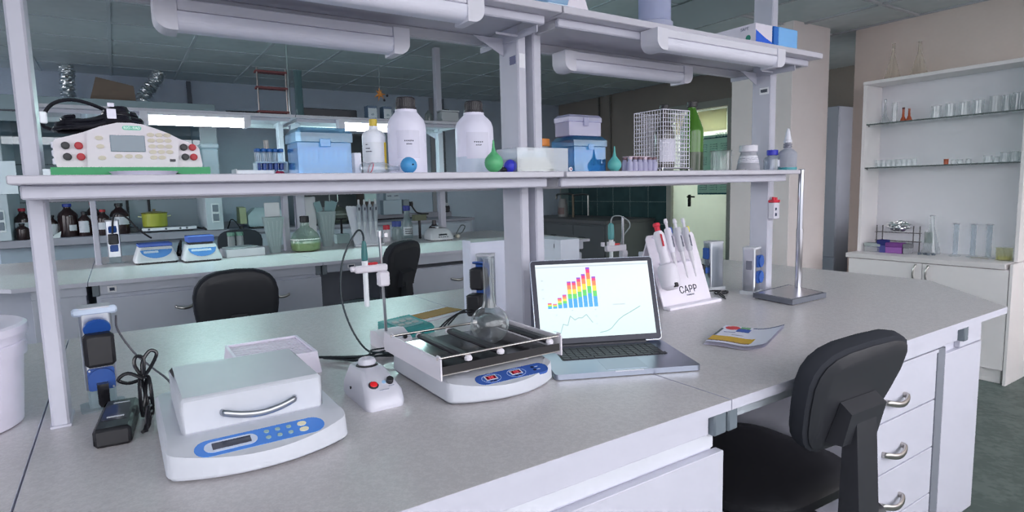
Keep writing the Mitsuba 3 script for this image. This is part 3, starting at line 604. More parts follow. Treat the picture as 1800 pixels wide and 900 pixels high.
# wire basket with a dark bottle inside
wbk = thing('wire_basket', 'white wire mesh basket holding a dark capped bottle', 'basket')
bx0, bx1, by0, by1, bz0, bz1 = .556, .690, .700, .838, .507, .706
ww = M('satin', (222, 220, 230)); R = .0011
nv = 11
for i in range(nv+1):
    for (a, b) in (((bx0+(bx1-bx0)*i/nv, by0), (0, 0)), ((bx0+(bx1-bx0)*i/nv, by1), (0, 0)), ((bx0, by0+(by1-by0)*i/nv), (0, 0)), ((bx1, by0+(by1-by0)*i/nv), (0, 0))):
        wbk.part('wire', rod((a[0], a[1], bz0), (a[0], a[1], bz1), R if 0 < i < nv else R*1.5, 5), ww)
nh = 14
for j in range(nh+1):
    z = bz0+(bz1-bz0)*j/nh
    wbk.part('hoop', tube([(bx0, by0, z), (bx1, by0, z), (bx1, by1, z), (bx0, by1, z), (bx0, by0+.0005, z)], R if j < nh else R*1.7, 5), ww)
for i in range(1, 8): wbk.part('bottom_wire', rod((bx0+(bx1-bx0)*i/8, by0, bz0), (bx0+(bx1-bx0)*i/8, by1, bz0), R, 5), ww)
cw = M('chrome', (214, 214, 216))
wbk.part('stand_wire', tube([(bx0-.004, by0-.004, .4945), (bx1+.006, by0-.004, .4945), (bx1+.006, by1, .4945), (bx0-.004, by1, .4945), (bx0-.004, by0-.0035, .4945)], .0026, 8), cw, label='chrome base frame')
wbk.part('stand_wire', tube([(bx0-.002, by0-.006, .4975), (bx0+.004, by0-.012, .503), (bx1-.006, by0-.012, .503), (bx1, by0-.006, .4975)], .0022, 8, 4), cw)
for (x, y) in ((bx0, by0), (bx1, by0), (bx0, by1), (bx1, by1)): wbk.part('foot', rod((x, y, .4945), (x, y, bz0), .002, 6), cw)
dkb = thing('reagent_bottle', 'dark glass bottle with black cap standing inside the wire basket', 'bottle', (.640, .772, .509))
dkb.part('body', lathe([(0, 0), (.034, 0), (.036, .004), (.036, .120), (.030, .140), (.014, .168), (.0125, .200), (0, .200)], 24), M('gloss', (70, 66, 62)))
dkb.part('cap', cyl(.0165, .2005, .224, 20, b=.0015), M('satin', (34, 34, 38)), label='black cap')
dkb.part('label', wrap(.0365, -1.3, .9, .02, .10, 14), M('satin', (222, 220, 232)), label='white label')
grb = thing('reagent_bottle', 'tall green glass bottle with black cap right of the wire basket', 'bottle', (.822, .80, Z1))
grb.part('body', lathe([(0, 0), (.040, 0), (.043, .005), (.043, .150), (.0415, .165), (.030, .198), (.0165, .232), (.0145, .240), (.0145, .245), (0, .245)], 32), M('gloss', (70, 118, 40)))
grb.part('liquid_band', lathe([(.0431, .004), (.0434, .005), (.0434, .075), (.0431, .076)], 32), M('gloss', (58, 72, 46)), label='darker filled part')
grb.part('cap', cyl(.019, .2452, .266, 20, b=.0015), M('satin', (44, 42, 44)), label='black cap')
bk1 = thing('glass_beaker', 'clear glass beaker between the green bottle and the right post', 'beaker', (.816, .66, Z1))
bk1.part('glass', lathe([(0, .001), (.033, .001), (.036, .004), (.036, .068), (.038, .074), (.0375, .0745)], 32), M('glass', (232, 238, 238)))
single('petri_dish', 'small dark bottomed dish left of the white capped bottle', 'dish', lathe([(0, 0), (.017, 0), (.018, .002), (.018, .006), (0, .006)], 24), M('satin', (150, 150, 152)), (.905, .64, Z1))
eb = thing('plastic_bottle', 'white conical bottle with white cap and ruled label', 'bottle', (.976, .66, Z1))
eb.part('body', lathe([(0, 0), (.040, 0), (.042, .004), (.041, .016), (.036, .038), (.030, .060), (.028, .066), (.028, .070), (0, .070)], 32), M('frost', (214, 214, 222)))
eb.part('cap', cyl(.033, .0705, .096, 28, b=.0025), M('satin', (222, 220, 228)), label='white cap')
eb.part('label', lathe([(.0385, .030), (.0388, .0302), (.0318, .0562), (.0315, .056)], 32), M('satin', (226, 226, 234)), label='paper label')
eb.part('label_print', cat(*[lathe([(.0405-.00027*1000*(z-.026), z), (.0408-.00027*1000*(z-.026), z+.0004), (.0404-.00027*1000*(z-.026), z+.0014)], 32) for z in (.034, .040, .046)]), M('matte', (150, 152, 170)))
gv = thing('glass_vial', 'small clear glass vial left of the blue capped bottle', 'vial', (1.068, .70, Z1))
gv.part('glass', lathe([(0, .001), (.014, .001), (.016, .003), (.016, .05), (.012, .058), (.012, .066), (.0125, .066)], 20), M('glass', (226, 234, 232)))
bcb = thing('reagent_bottle', 'small glass bottle with blue screw cap near the right shelf end', 'bottle', (1.085, .632, Z1))
bcb.part('glass', lathe([(0, .001), (.029, .001), (.031, .004), (.031, .040), (.027, .050), (.0165, .056), (.0165, .060)], 28), M('glass', (228, 234, 240)))
bcb.part('cap', cyl(.0205, .058, .078, 24, b=.0015), M('satin', (52, 56, 186)), label='blue screw cap')
bcb.part('label', wrap(.0312, -.3, 1.2, .014, .040, 10), M('satin', (224, 224, 236)), label='white label')
dpb = thing('dropper_bottle', 'dropper bottle with white nozzle on a teal base at the right shelf end', 'bottle', (1.118, .59, Z1))
dpb.part('base', lathe([(0, 0), (.0335, 0), (.034, .002), (.034, .010), (0, .010)], 28), M('gloss', (70, 150, 160)), label='teal liquid at the bottom')
dpb.part('body', lathe([(.0335, .0102), (.0338, .058), (.032, .066), (.022, .076), (.014, .080), (.0135, .084), (0, .084)], 28), M('frost', (206, 208, 218)))
dpb.part('neck', cat(*[lathe([(.011, z), (.0155, z+.001), (.0155, z+.006), (.011, z+.007)], 20) for z in (.0845, .093)], lathe([(.011, .0842), (.011, .103)], 20)), M('milky', (196, 198, 210)))
dpb.part('nozzle', lathe([(0, .1035), (.0150, .1035), (.0150, .112), (.0125, .114), (.010, .128), (.006, .150), (.003, .157), (0, .157)], 24), M('satin', (226, 226, 236)), label='white nozzle')

# ---------------------------------------------------------------- things on the near upper shelf
Z3 = ZU+.0202
mc = thing('measuring_cylinder', 'tall white plastic cylinder standing on the right upper shelf', 'cylinder', (.412, .605, Z3))
mc.part('foot', lathe([(0, 0), (.055, 0), (.056, .004), (.056, .017), (.050, .020), (0, .020)], 32), M('frost', (216, 220, 240)))
mc.part('body', lathe([(0, .0205), (.0495, .0205), (.0495, .30), (.048, .30), (.048, .03)], 32), M('frost', (206, 212, 236)))
gx = thing('glove_box', 'white and blue carton of gloves lying on the right end of the upper shelf', 'box', (0, 0, Z3))
gx.part('carton', bx(.856, .952, .556, .755, 0, .066, .001), M('satin', (222, 218, 230)))
ff = P([(.857, .001), (.951, .001), (.951, .008), (.91, .020), (.857, .042)])
gx.part('front_print', xz(ff, .5546, .5559), M('satin', (38, 96, 214)), label='blue curved print')
gx.part('badge', TR(TR(cyl(.010, 0, .0008, 20), ry=-PI/2), .8559, .585, .020), M('satin', (38, 130, 112)), label='green round badge')
gx.part('lettering', TR(TR(txt('SAFE', .010, .0006), rx=PI/2), .8558, .60, .048, rz=-PI/2), M('matte', (92, 96, 124)))
gb2 = thing('glove_box', 'light blue tissue box beside the white glove carton', 'box', (0, 0, Z3))
gb2.part('carton', bx(.982, 1.098, .550, .66, 0, .066, .002), M('satin', (124, 184, 240)))
gb2.part('side_band', bx(.956, .9815, .552, .66, 0, .0655, .001), M('satin', (34, 108, 196)), label='dark blue side')
single('display_stand', 'white wedge shaped plastic stand at the front edge of the upper shelf', 'stand', xz(P([(-.036, 0), (.038, 0), (.016, .055), (.006, .085), (-.014, .085), (-.024, .035)]), 0, .012), M('satin', (226, 220, 230)), (.055, .548, Z3))
ub = thing('sample_box', 'pale blue translucent box on the upper shelf left of the white wedge', 'box', (.002, .59, Z3))
ub.part('box', bx(-.045, .040, -.04, .04, .004, .05, .003), M('frost', (190, 222, 246))); ub.part('rim', bx(-.047, .042, -.042, .042, 0, .0036, .001), M('satin', (210, 226, 240)))
# ---------------------------------------------------------------- things on the near worktop
SW = M('satin', (198, 198, 208)); BLK = M('satin', (32, 32, 36)); BLKG = M('gloss', (26, 26, 30)); BLU = M('satin', BLUE); AL = M('metal', (206, 210, 216)); CH = M('chrome', (214, 216, 220))
bu = thing('bucket', 'white plastic bucket at the left edge of the bench', 'bucket', (-1.364, .80, 0))
bu.part('body', lathe([(0, 0), (.128, 0), (.133, .004), (.146, .165), (.146, .168), (0, .168)], 48), M('satin', (226, 222, 234)))
bu.part('collar', lathe([(.1462, .140), (.150, .141), (.151, .168), (.1462, .169)], 48), M('satin', (226, 222, 234)))
bu.part('lid', lathe([(0, .196), (.120, .197), (.136, .203), (.148, .206), (.155, .202), (.156, .188), (.152, .184), (.150, .176), (.1465, .1695)], 48), M('satin', (230, 226, 238)))
# socket towers
def socket(t, z, y=-.0, face='y', open_=None, x=0.0):
    """blue round socket with flap on a tower face looking to -y"""
    b = t.part('socket', xz(rrect(x-.024, x+.024, z-.024, z+.024, .006), y-.006, y-.0004), BLU)
    f = xz(affinity.scale(Point(x, z).buffer(.024, quad_segs=10), 1, .98), 0, .005)
    if open_ is None:
        t.part('flap', TR(f, 0, y-.0115, 0), BLU, under=b)
    else:
        f2 = TR(f, 0, 0, -z-.024); f2 = TR(f2, rx=-open_); t.part('flap', TR(f2, 0, y-.008, z+.022), BLU, under=b)
    for sx in (-1, 1):
        t.part('screw', cyly(.0022, y-.0075, y-.0062, x+sx*.020, z+.020 if sx < 0 else z-.020, 10), AL, under=b)
    return b
def tower(label, loc, h, rz=0, w=.058, d=.052, base=True):
    t = thing('socket_tower', label, 'power outlet', loc, rz)
    z0 = .045 if base else .012
    t.part('column', xy(rrect(-w/2, w/2, 0, d, .008), z0, h-.008), AL)
    t.part('top_cap', xy(rrect(-w/2-.001, w/2+.001, -.001, d+.001, .008), h-.0078, h), M('satin', (196, 198, 204)))
    if base:
        t.part('clear_foot', xy(rrect(-w/2+.004, w/2-.004, .004, d-.004, .006), .004, .0448), M('milky', (214, 226, 230)))
        t.part('foot_plate', xy(rrect(-w/2-.012, w/2+.012, -.014, d+.010, .012), 0, .0038), M('milky', (220, 230, 234)))
    else:
        t.part('foot_plate', xy(rrect(-w/2-.008, w/2+.008, -.008, d+.008, .008), 0, .0118), M('satin', (206, 210, 214)))
    return t
tl = tower('aluminium socket tower with blue flaps and a black plug at the left shelf post', (-1.093, .765, 0), .222, rz=.08)
socket(tl, .140, open_=2.55); socket(tl, .068)
tl.part('side_flap', bx(-.040, .040, -.002, .012, .205, .222, .004), M('satin', (196, 210, 228)))
pl = thing('power_adapter', 'black plug in adapter in the socket tower by the left post', 'adapter', (-1.093, .765, 0), .08)
pl.part('body', bx(-.027, .027, -.050, -.014, .103, .172, .007), BLK)
pl.part('plug', bx(-.015, .015, -.0138, -.0065, .12, .15, .002), BLK)
pg = thing('power_plug', 'black plug with cord in the lower socket of the left tower', 'plug', (-1.093, .765, 0), .08)
pg.part('body', hull([(a, b, c) for a in (-.010, .010) for b in (-.030, -.0118) for c in (.02, .062)] + [(a, b, .012) for a in (-.006, .006) for b in (-.026, -.016)]), BLKG)
pg.part('cord', tube([(0, -.021, .013), (.004, -.024, .007), (.02, -.03, .005), (.045, -.03, .005), (.068, -.028, .006), (.082, -.03, .014)], .0035, 8, 5), BLKG)
ad = thing('power_supply_brick', 'black power brick with a bundled cord left of the incubator', 'adapter', (-1.068, .605, 0), -.10)
ad.part('body', bx(-.030, .030, -.090, .090, 0, .036, .006), BLK)
ad.part('label', bx(-.022, .020, -.045, .052, .0361, .0366, 0), M('gloss', (44, 44, 50)))
ad.part('label_line', bx(-.014, .014, -.030, -.022, .0367, .0370, 0), M('satin', (206, 206, 212)), label='pale print line')
ad.part('edge_line', bx(-.012, .016, .060, .066, .0361, .0366, 0), M('satin', (196, 196, 204)))
co = thing('bundled_cord', 'black cord tied in loops between the socket tower and the incubator', 'cord')
pts = []
for i in range(64):
    a = 2*PI*i/16; pts.append((-1.018+.010*math.sin(a*.5), .648+.020*math.cos(a), .045+.040*math.sin(a)))
co.part('coil', tube(pts, .0035, 7), BLKG)
for P_ in ([(-1.02, .64, .085), (-1.045, .65, .098), (-1.062, .655, .086), (-1.045, .655, .076), (-1.02, .648, .082)], [(-1.02, .648, .082), (-1.018, .655, .115), (-1.004, .66, .135), (-.992, .66, .128), (-1.003, .655, .105), (-1.018, .648, .086)],
           [(-1.02, .648, .085), (-1.032, .652, .112), (-1.028, .655, .128), (-1.016, .655, .122), (-1.018, .648, .09)]):
    co.part('loop', tube(P_, .0035, 7, 5), BLKG)
for k_ in range(3):
    co.part('strand', tube([(-1.030+.003*k_, .53, .012), (-1.02, .552+.008*k_, .012+.010*k_), (-1.016, .565+.008*k_, .022+.010*k_), (-1.012, .59+.01*k_, .020+.008*k_)], .0032, 7, 5), BLKG)
single('thin_cord', 'thin grey cord running from the left socket tower to the incubator', 'cord', tube([(-1.057, .79, .195), (-1.056, .80, .16), (-1.03, .80, .105), (-1.0, .76, .075), (-.975, .69, .06), (-.965, .622, .048)], .0022, 7, 6), M('satin', (88, 88, 96)))

# incubator shaker with blue key panel
def bowfront(x0, x1, y0, y1, bulge, r=.02, n=12):
    pts = [(x1, y1), (x0, y1)]
    for i in range(n+1):
        f = i/n; pts.append((x0+(x1-x0)*f, y0-bulge*(1-(2*f-1)**2)))
    return P(pts).buffer(-r, join_style=1).buffer(r, quad_segs=5)
def stack(levels):
    """convex body through polygons at heights"""
    V = []
    for poly, z in levels:
        V += [(a, b, z) for a, b in poly.exterior.coords]
    return hull(V)
def cut_deck(m, y, z, slope):
    n_ = np.array([0, slope, -1.0]); return m.slice_plane([0, y, z], n_/np.linalg.norm(n_)).convex_hull
ish = thing('incubator', 'white shaking incubator with closed lid and blue oval key panel at the front left', 'incubator', (-.862, 0, 0), 0)
fw = M('satin', (193, 196, 204))
ish.part('base', cut_deck(stack([(bowfront(-.140, .140, .285, .600, .040), .006), (bowfront(-.144, .144, .28, .605, .045), .014), (bowfront(-.142, .142, .284, .603, .043), .054), (bowfront(-.137, .137, .290, .598, .042), .060)]), .32, .0585, .26), fw)
ish.part('foot', cat(bx(-.12, .12, .30, .58, 0, .0058, .001)), BLK)
ish.part('lid', bx(-.1165, .1125, .322, .55, .0575, .122, .006), fw)
ish.part('lid_seam', bx(-.1155, .1115, .3225, .549, .0562, .0574, 0), M('satin', (60, 64, 72)))
ish.part('handle', TR(handle_arc(.118, .016, .0040), .004, .322, .088), M('metal', (170, 174, 182)), label='curved chrome handle')
def on_panel(poly, off0, off1):
    """poly in (u along x, v up the sloping front deck) extruded off the deck"""
    m = ex(poly, off1-off0); m = TR(m, 0, 0, off0)
    return m
# sloping deck in front of the lid
sl = math.atan(.26)
deck = lambda m: TR(TR(m, rx=sl), 0, .2785, .0477)
pan = rrect(-.104, .100, -.0225, .0215, .0218)
kp = ish.part('key_panel', deck(on_panel(pan, -.004, .0006)), M('satin', (74, 132, 214)), label='blue oval panel')
ish.part('display_frame', deck(on_panel(rrect(-.090, -.010, -.0145, .0135, .0135), .0006, .0012)), M('satin', (196, 206, 226)), under=kp)
ish.part('display', deck(on_panel(sbox(-.078, -.0085, -.020, .0085), .0012, .0018)), M('gloss', (62, 66, 80)), under=kp)
for i, u in enumerate((.006, .024, .042)):
    for j, v in enumerate((-.0085, .0085)):
        ish.part('key', deck(on_panel(Point(u, v).buffer(.0042, quad_segs=5), .0006, .0018)), M('satin', (150, 176, 176)), under=kp)
for v in (-.0085, .0085): ish.part('key', deck(on_panel(affinity.scale(Point(.064, v).buffer(.0066, quad_segs=6), 1.15, .9), .0006, .0020)), M('satin', (222, 216, 190)), under=kp)
# white rack of tips behind it
rk = thing('tip_rack', 'white 96 hole rack standing behind the incubator', 'rack', (-.735, .845, 0), 0)
rk.part('body', stack([(sbox(-.098, -.108, .098, .12), 0), (sbox(-.092, -.100, .092, .112), .048)]), M('satin', (226, 220, 234)))
rk.part('rim', xy(sbox(-.092, -.100, .092, .112).difference(sbox(-.086, -.094, .086, .106)), .0482, .054), M('satin', (230, 224, 238)))
hs = []
for i in range(14):
    for j in range(9): hs.append(cyl(.0052, .0482, .0500, 8, -.079+.01215*i, -.082+.0225*j))
rk.part('tip_ends', cat(*hs), M('satin', (222, 216, 228)), kind='stuff', label='rows of raised tip ends')

# vortex mixer
vx = thing('vortex_mixer', 'small white vortex mixer with a red lit switch between the incubator and the shaker', 'mixer', (-.602, .470, 0), .0)
vx.part('body', stack([(rrect(-.040, .040, -.080, .082, .014), 0), (rrect(-.043, .043, -.084, .085, .018), .010), (rrect(-.041, .041, -.075, .083, .016), .032), (rrect(-.028, .028, -.014, .074, .014), .066), (rrect(-.026, .026, -.010, .070, .014), .0685)]), SW)
vx.part('collar', lathe([(.0, .0687), (.024, .0687), (.022, .0712), (0, .0712)], 24, .0, .030), BLK)
vx.part('cup', lathe([(0, .0716), (.019, .0716), (.020, .076), (.017, .083), (.013, .085), (.006, .0815), (0, .081)], 24, .0, .030), SW)
fa = math.atan2(.064, .036)-0.0
fpan = lambda m: TR(TR(m, rx=math.atan2(.036, .066)), 0, -.0610, .0265)
vsl = math.atan2(.034, .061)      # slope of the sloping front, from its lower edge
deckv = lambda m: TR(TR(m, rx=vsl), 0, -.075, .0325)
sw_ = vx.part('switch', deckv(TR(cyl(.0105, -.002, .0022, 24, b=.0008), -.016, .028, 0)), BLK)
vx.part('switch_lens', deckv(TR(cyl(.0082, .0022, .0042, 24, b=.001), -.016, .028, 0)), M('gloss', (226, 40, 44)), under=sw_, label='red lens')
kn = vx.part('knob', deckv(TR(cyl(.0075, -.002, .010, 20, b=.001), .020, .030, 0)), BLK)
vx.part('knob_mark', deckv(TR(cyl(.0042, -.002, .0012, 14), .008, .032, 0)), M('satin', (150, 190, 226)))
vx.part('print', deckv(cat(bx(-.008, .012, .010, .0115, -.001, .0008, 0), bx(.014, .026, .018, .0195, -.001, .0008, 0))), M('satin', (150, 156, 170)))
vx.part('port', TR(cyl(.003, 0, .002, 10), -.0415, .02, .028, ry=-PI/2), BLK)

# orbital shaker with a spring rod platform and a flask
sh = thing('orbital_shaker', 'white orbital shaker with black platform and two red displays before the laptop', 'shaker', (-.362, 0, 0), 0)
sh.part('base', cut_deck(stack([(bowfront(-.128, .132, .325, .62, .040), .004), (bowfront(-.134, .138, .318, .628, .046), .014), (bowfront(-.132, .136, .32, .626, .045), .050), (bowfront(-.122, .126, .335, .615, .042), .060)]), .352, .0595, .28), fw)
for x_, y_ in ((-.10, .35), (.10, .35), (-.10, .58), (.10, .58)): sh.part('foot', cyl(.012, 0, .0038, 14, x_, y_), BLK)
deck2 = lambda m: TR(TR(m, rx=math.atan(.28)), 0, .306, .0466)
kp = sh.part('key_panel', deck2(on_panel(rrect(-.074, .110, -.0185, .0185, .0184), -.005, .0007)), M('satin', (58, 92, 168)), label='blue oval panel')
for u in (-.036, .028):
    sh.part('dial_ring', deck2(on_panel(affinity.scale(Point(u, 0).buffer(.0235, quad_segs=8), 1, .66).difference(affinity.scale(Point(u, 0).buffer(.0222, quad_segs=8), 1, .64)), .0007, .0011)), M('satin', (170, 190, 226)), under=kp)
    f_ = sh.part('display_frame', deck2(on_panel(sbox(u-.0150, -.0065, u+.0135, .0095), .0007, .0016)), M('satin', (206, 206, 216)), under=kp)
    sh.part('display', deck2(on_panel(sbox(u-.0120, -.0040, u+.0105, .0070), .0016, .0020)), M('gloss', (120, 16, 34)), under=kp, label='red display')
    dg = deck2(TR(txt('88', .0075, .0003, True), u-.001, -.0022, .0020))
    sh.part('digits', dg, M('satin', (244, 96, 110)), under=kp)
    for du_ in (-.006, .003): sh.part('key', deck2(on_panel(sbox(u+du_-.0028, -.0140, u+du_+.0028, -.0090), .0007, .0018)), M('satin', (34, 48, 88)), under=kp)
for v in (-.005, .006):
    sh.part('key', deck2(on_panel(Point(.074, v).buffer(.0036, quad_segs=5), .0007, .0018)), M('satin', (32, 44, 82)), under=kp)
    sh.part('print', deck2(on_panel(sbox(.080, v-.001, .089, v+.001), .0007, .001)), M('satin', (206, 214, 230)), under=kp)
# platform
PB = M('gloss', (38, 36, 38)); PWT = M('satin', (214, 210, 218)); FO = M('satin', (46, 44, 50))
sh.part('drive', cyl(.03, .061, .072, 20, -.0, .46), M('satin', (180, 182, 190)))
pf = sh.part('platform', bx(-.150, .150, .310, .605, .073, .077, .001), PB)
sh.part('front_edge', bx(-.150, .150, .308, .3095, .074, .092, 0), PB, under=pf)
sh.part('front_trim', bx(-.152, .152, .3065, .3078, .0735, .0755, 0), M('metal', (200, 196, 190)), under=pf)
for x_ in (-.1565, .1515):
    sh.part('side_plate', bx(x_, x_+.005, .305, .61, .0635, .109, .001), PWT)
RDM = M('chrome', (216, 208, 200))
for y_ in (.316, .560):
    r_ = sh.part('rod', rod((-.158, y_, .108), (.158, y_, .108), .0028, 10), RDM)
    for x_ in (-.1565, .1515): sh.part('rod_holder', cat(bx(x_, x_+.005, y_-.008, y_+.008, .1092, .115, .002)), PWT, under=r_)
for x_ in (-.085, -.005, .128):
    b_ = sh.part('clamp_bar', bx(x_-.011, x_+.011, .322, .552, .094, .106, .004), FO)
    for y_ in (.316, .560): sh.part('knob', lathe([(0, -.008), (.008, -.007), (.009, -.002), (.006, .003), (0, .004)], 16, x_, y_-.0, .101), PWT, under=b_)
for x_ in (-.09, .06): sh.part('foot_disc', lathe([(0, -.004), (.012, -.003), (.013, 0), (0, 0)], 16, x_, .325, .0729), PWT)
fk = thing('round_flask', 'clear round flask with long neck standing on the shaker platform', 'flask', (-.305, .462, .0775))
pr = [(0, .003), (.018, .002)] + [(.047*math.sin(a), .046-.046*math.cos(a)) for a in np.linspace(.45, 2.75, 22)]
pr += [(.0155, .096), (.0135, .106), (.0125, .125), (.0125, .205), (.015, .208), (.0145, .2095)]
fk.part('glass', lathe(pr, 40), M('glass', (240, 244, 244)))
fk.part('contents', trimesh.creation.icosphere(3, .030).apply_transform(np.diag([1, 1, .55, 1])).apply_translation([0, 0, .053]), M('satin', (86, 92, 96)), label='grey contents')

# electrode stand, meter and their cables
es = thing('electrode_stand', 'white electrode stand with steel rod and teal probe left of the orbital shaker', 'stand', (-.405, .872, 0), 0)
es.part('base', hull([(x_, y_, z_) for x_ in (-.036, .052) for (y_, z_) in ((-.055, 0), (.055, 0), (-.050, .03), (.05, .042), (.01, .048))]), PWT)
es.part('rod', rod((-.006, .0, .046), (-.012, .0, .335), .0042, 12), M('chrome', (206, 206, 210)))
es.part('rod_tip', cat(cyl(.0075, .322, .338, 14, -.012, 0), bx(.0, .012, -.005, .005, .318, .332, .001)), M('metal', (196, 196, 200)))
ar = es.part('holder', cat(bx(-.090, .006, -.009, .009, .222, .243, .004)), PWT)
es.part('sleeve', bx(-.024, .010, -.012, .012, .178, .2215, .005), PWT, under=ar)
es.part('nut', TR(cyl(.008, 0, .010, 14, b=.001), -.100, 0, .235, ry=PI/2), PWT, under=ar)
es.part('ring', bx(-.052, -.022, -.0075, .0075, .2435, .250, .003), M('satin', (196, 44, 54)), under=ar, label='red clip')
el = thing('electrode', 'white pH electrode with teal head hanging in the near electrode stand', 'electrode', (-.464, .872, 0))
el.part('shaft', cat(cyl(.0075, .125, .2215, 14), cyl(.009, .2435, .256, 14)), M('satin', (220, 224, 228)))
el.part('head', lathe([(0, .2565), (.008, .257), (.009, .268), (.007, .30), (.005, .312), (0, .313)], 16), M('satin', (54, 112, 112)), label='teal head')
single('electrode_cable', 'black cable arching from the teal probe down to the bench', 'cable', tube([(-.464, .872, .313), (-.467, .868, .332), (-.48, .862, .344), (-.503, .85, .325), (-.535, .84, .27), (-.548, .835, .20), (-.545, .83, .14), (-.525, .82, .07), (-.50, .79, .022), (-.475, .735, .022), (-.44, .70, .022)], .0026, 7, 6), M('satin', (36, 48, 54)))
es.part('slot', bx(-.02, .05, -.0556, -.0536, .012, .020, 0), BLK)
es.part('screw', cyly(.006, -.056, -.052, .03, .034, 14), BLK)
cbk = thing('cable_tangle', 'tangle of thin black cables lying between the tip rack and the shaker', 'cables')
rs = np.random.default_rng(11)
for k_ in range(6):
    x0 = -.62+.02*k_; pts = [(-.56-.015*k_, .80+.012*k_, .003+.0015*k_)]
    for q in range(5):
        pts.append((-.54+.045*q+.01*rs.normal(), .755+.018*math.sin(q*1.3+k_*1.1)+.008*rs.normal()+.004*k_, .003+.003*k_+.003*rs.random()))
    pts.append((-.325+.004*k_, .79+.010*k_, .005))
    cbk.part('cable', tube(pts, .0024, 6, 5), M('satin', (38, 46, 50)))
mt = thing('conductivity_meter', 'teal bench meter with pale keypad behind the orbital shaker', 'meter', (-.300, .985, 0), .30)
tc = M('satin', (64, 150, 148))
mt.part('body', hull([(x_, y_, z_) for x_ in (-.064, .064) for (y_, z_) in ((-.06, 0), (.06, 0), (-.06, .018), (-.048, .026), (.06, .042))]), tc)
mdk = lambda m: TR(TR(m, rx=math.atan2(.016, .108)), 0, .006, .0343)
mt.part('face', mdk(on_panel(rrect(-.048, .048, -.040, .036, .01), 0, .002)), M('satin', (112, 160, 162)))
for i in range(3):
    for j in range(2): mt.part('key', mdk(on_panel(rrect(-.040+.028*i, -.020+.028*i, -.026+.028*j, -.010+.028*j, .003), .002, .004)), M('satin', (160, 168, 166)))
for i in range(3): mt.part('jack', TR(cyl(.0055, 0, .012, 12, b=.001), .065, -.036+.03*i, .014, ry=PI/2), M('satin', (44, 50, 56)) if i != 1 else M('metal', (196, 190, 176)))
for k_ in range(3):
    single('meter_cable', ('first', 'second', 'third')[k_] + ' looping black cable from the left at the back of the shaker', 'cable', tube([(-.21+.02*k_, .93+.01*k_, .014), (-.20+.025*k_, .88, .05+.01*k_), (-.17+.03*k_, .84, .075-.006*k_), (-.135+.035*k_, .84, .05), (-.13+.03*k_, .86, .012), (-.10+.02*k_, .92, .004), (-.04+.01*k_, .96, .006)], .0026, 7, 6), BLKG)
# second tower with two black adapters and the white board
t2 = tower('aluminium socket tower with two black adapters behind the round flask', (-.012, .985, 0), .228, rz=-.9, w=.056)
socket(t2, .176, open_=1.85); socket(t2, .098, open_=1.85)
for k_, (z_, dx) in enumerate(((.158, 0), (.076, .0))):
    a_ = thing('power_adapter', ('upper' if not k_ else 'lower') + ' black ribbed adapter plugged into the tower behind the round flask', 'adapter', (-.012, .985, 0), -.9)
    o_ = 0; dpt = .046+.034*k_
    a_.part('body', bx(-.024, .024, -dpt-.022, -dpt+.030, z_-.042, z_+.030, .006), BLK)
    a_.part('plug', bx(-.013, .013, -dpt+.0302, -.0065, z_-.0, z_+.02, .002), BLK)
    a_.part('ribs', cat(*[bx(-.0255, -.0241, -dpt-.014, -dpt+.024, z_-.034+.008*q, z_-.030+.008*q, 0) for q in range(8)]), M('satin', (52, 50, 54)))
single('white_board', 'upright white board behind the socket tower and the centre posts', 'board', cat(bx(-.010, .150, 1.07, 1.082, 0, .262, .001), bx(-.010, -.002, 1.0825, 1.13, 0, .268, .001)), M('satin', (208, 212, 228)))
env = thing('envelope', 'brown and white envelope lying on the bench behind the shaker', 'envelope', (-.10, 1.18, 0), .3)
env.part('sheet', bx(-.12, .10, -.06, .07, 0, .004, .001), M('satin', (206, 206, 214))); env.part('flap', bx(-.09, .10, -.035, .045, .0042, .007, .001), M('matte', (168, 140, 92)), label='brown paper')

# laptop
lt = thing('laptop', 'open silver laptop showing coloured bar chart', 'laptop', (-.0545, .2425, 0), math.atan2(-.4247, .9053))
SIL = M('metal', (176, 184, 200))
lt.part('base', xy(rrect(-.1795, .1795, 0, .247, .010), .002, .015), SIL)
lt.part('base_underside', xy(rrect(-.172, .172, .007, .240, .010), 0, .0018), M('satin', (60, 62, 68)))
lt.part('front_notch', bx(-.035, .035, -.0008, .004, .0125, .0152, .0004), M('metal', (226, 226, 236)))
lt.part('keyboard_well', xy(rrect(-.137, .137, .108, .218, .004), .0151, .0155), M('satin', (30, 30, 36)))
for r_ in range(6):
    n_ = 14 if r_ else 13; w_ = .268/n_
    for c_ in range(n_ if r_ != 0 else 10):
        if r_ == 0:
            ws = [w_, w_, w_, w_, .09, w_, w_, w_, w_, w_]; x_ = -.134+sum(ws[:c_]); ww_ = ws[c_]
        else: x_ = -.134+w_*c_; ww_ = w_
        lt.part('key', bx(x_+.0010, x_+ww_-.0010, .111+.0176*r_, .111+.0176*r_+.0152, .0156, .0172, .0004), M('satin', (44, 44, 50)), smooth=False)
lt.part('trackpad', xy(rrect(-.052, .052, .012, .098, .003), .0150, .0153), M('metal', (166, 174, 190)))
tilt = math.radians(20)
lid = lambda m: TR(TR(m, rx=-tilt), 0, .240, .0155)
lt.part('hinge', TR(cyl(.006, -.13, .13, 14), 0, .240, .0165, ry=PI/2), M('satin', (40, 40, 46)))
lp_ = lt.part('lid', lid(xz(rrect(-.1795, .1795, .003, .243, .010), 0, .006)), SIL)
lt.part('bezel', lid(xz(rrect(-.1775, .1775, .005, .2415, .009).difference(sbox(-.165, .0215, .165, .2305)), -.0012, -.0001)), M('satin', (40, 42, 58)), under=lp_)
BARS = [(.100, .076), (.144, .062), (.188, .140), (.232, .180), (.280, .355), (.323, .355), (.367, .405), (.411, .45), (.455, .54), (.500, .41)]
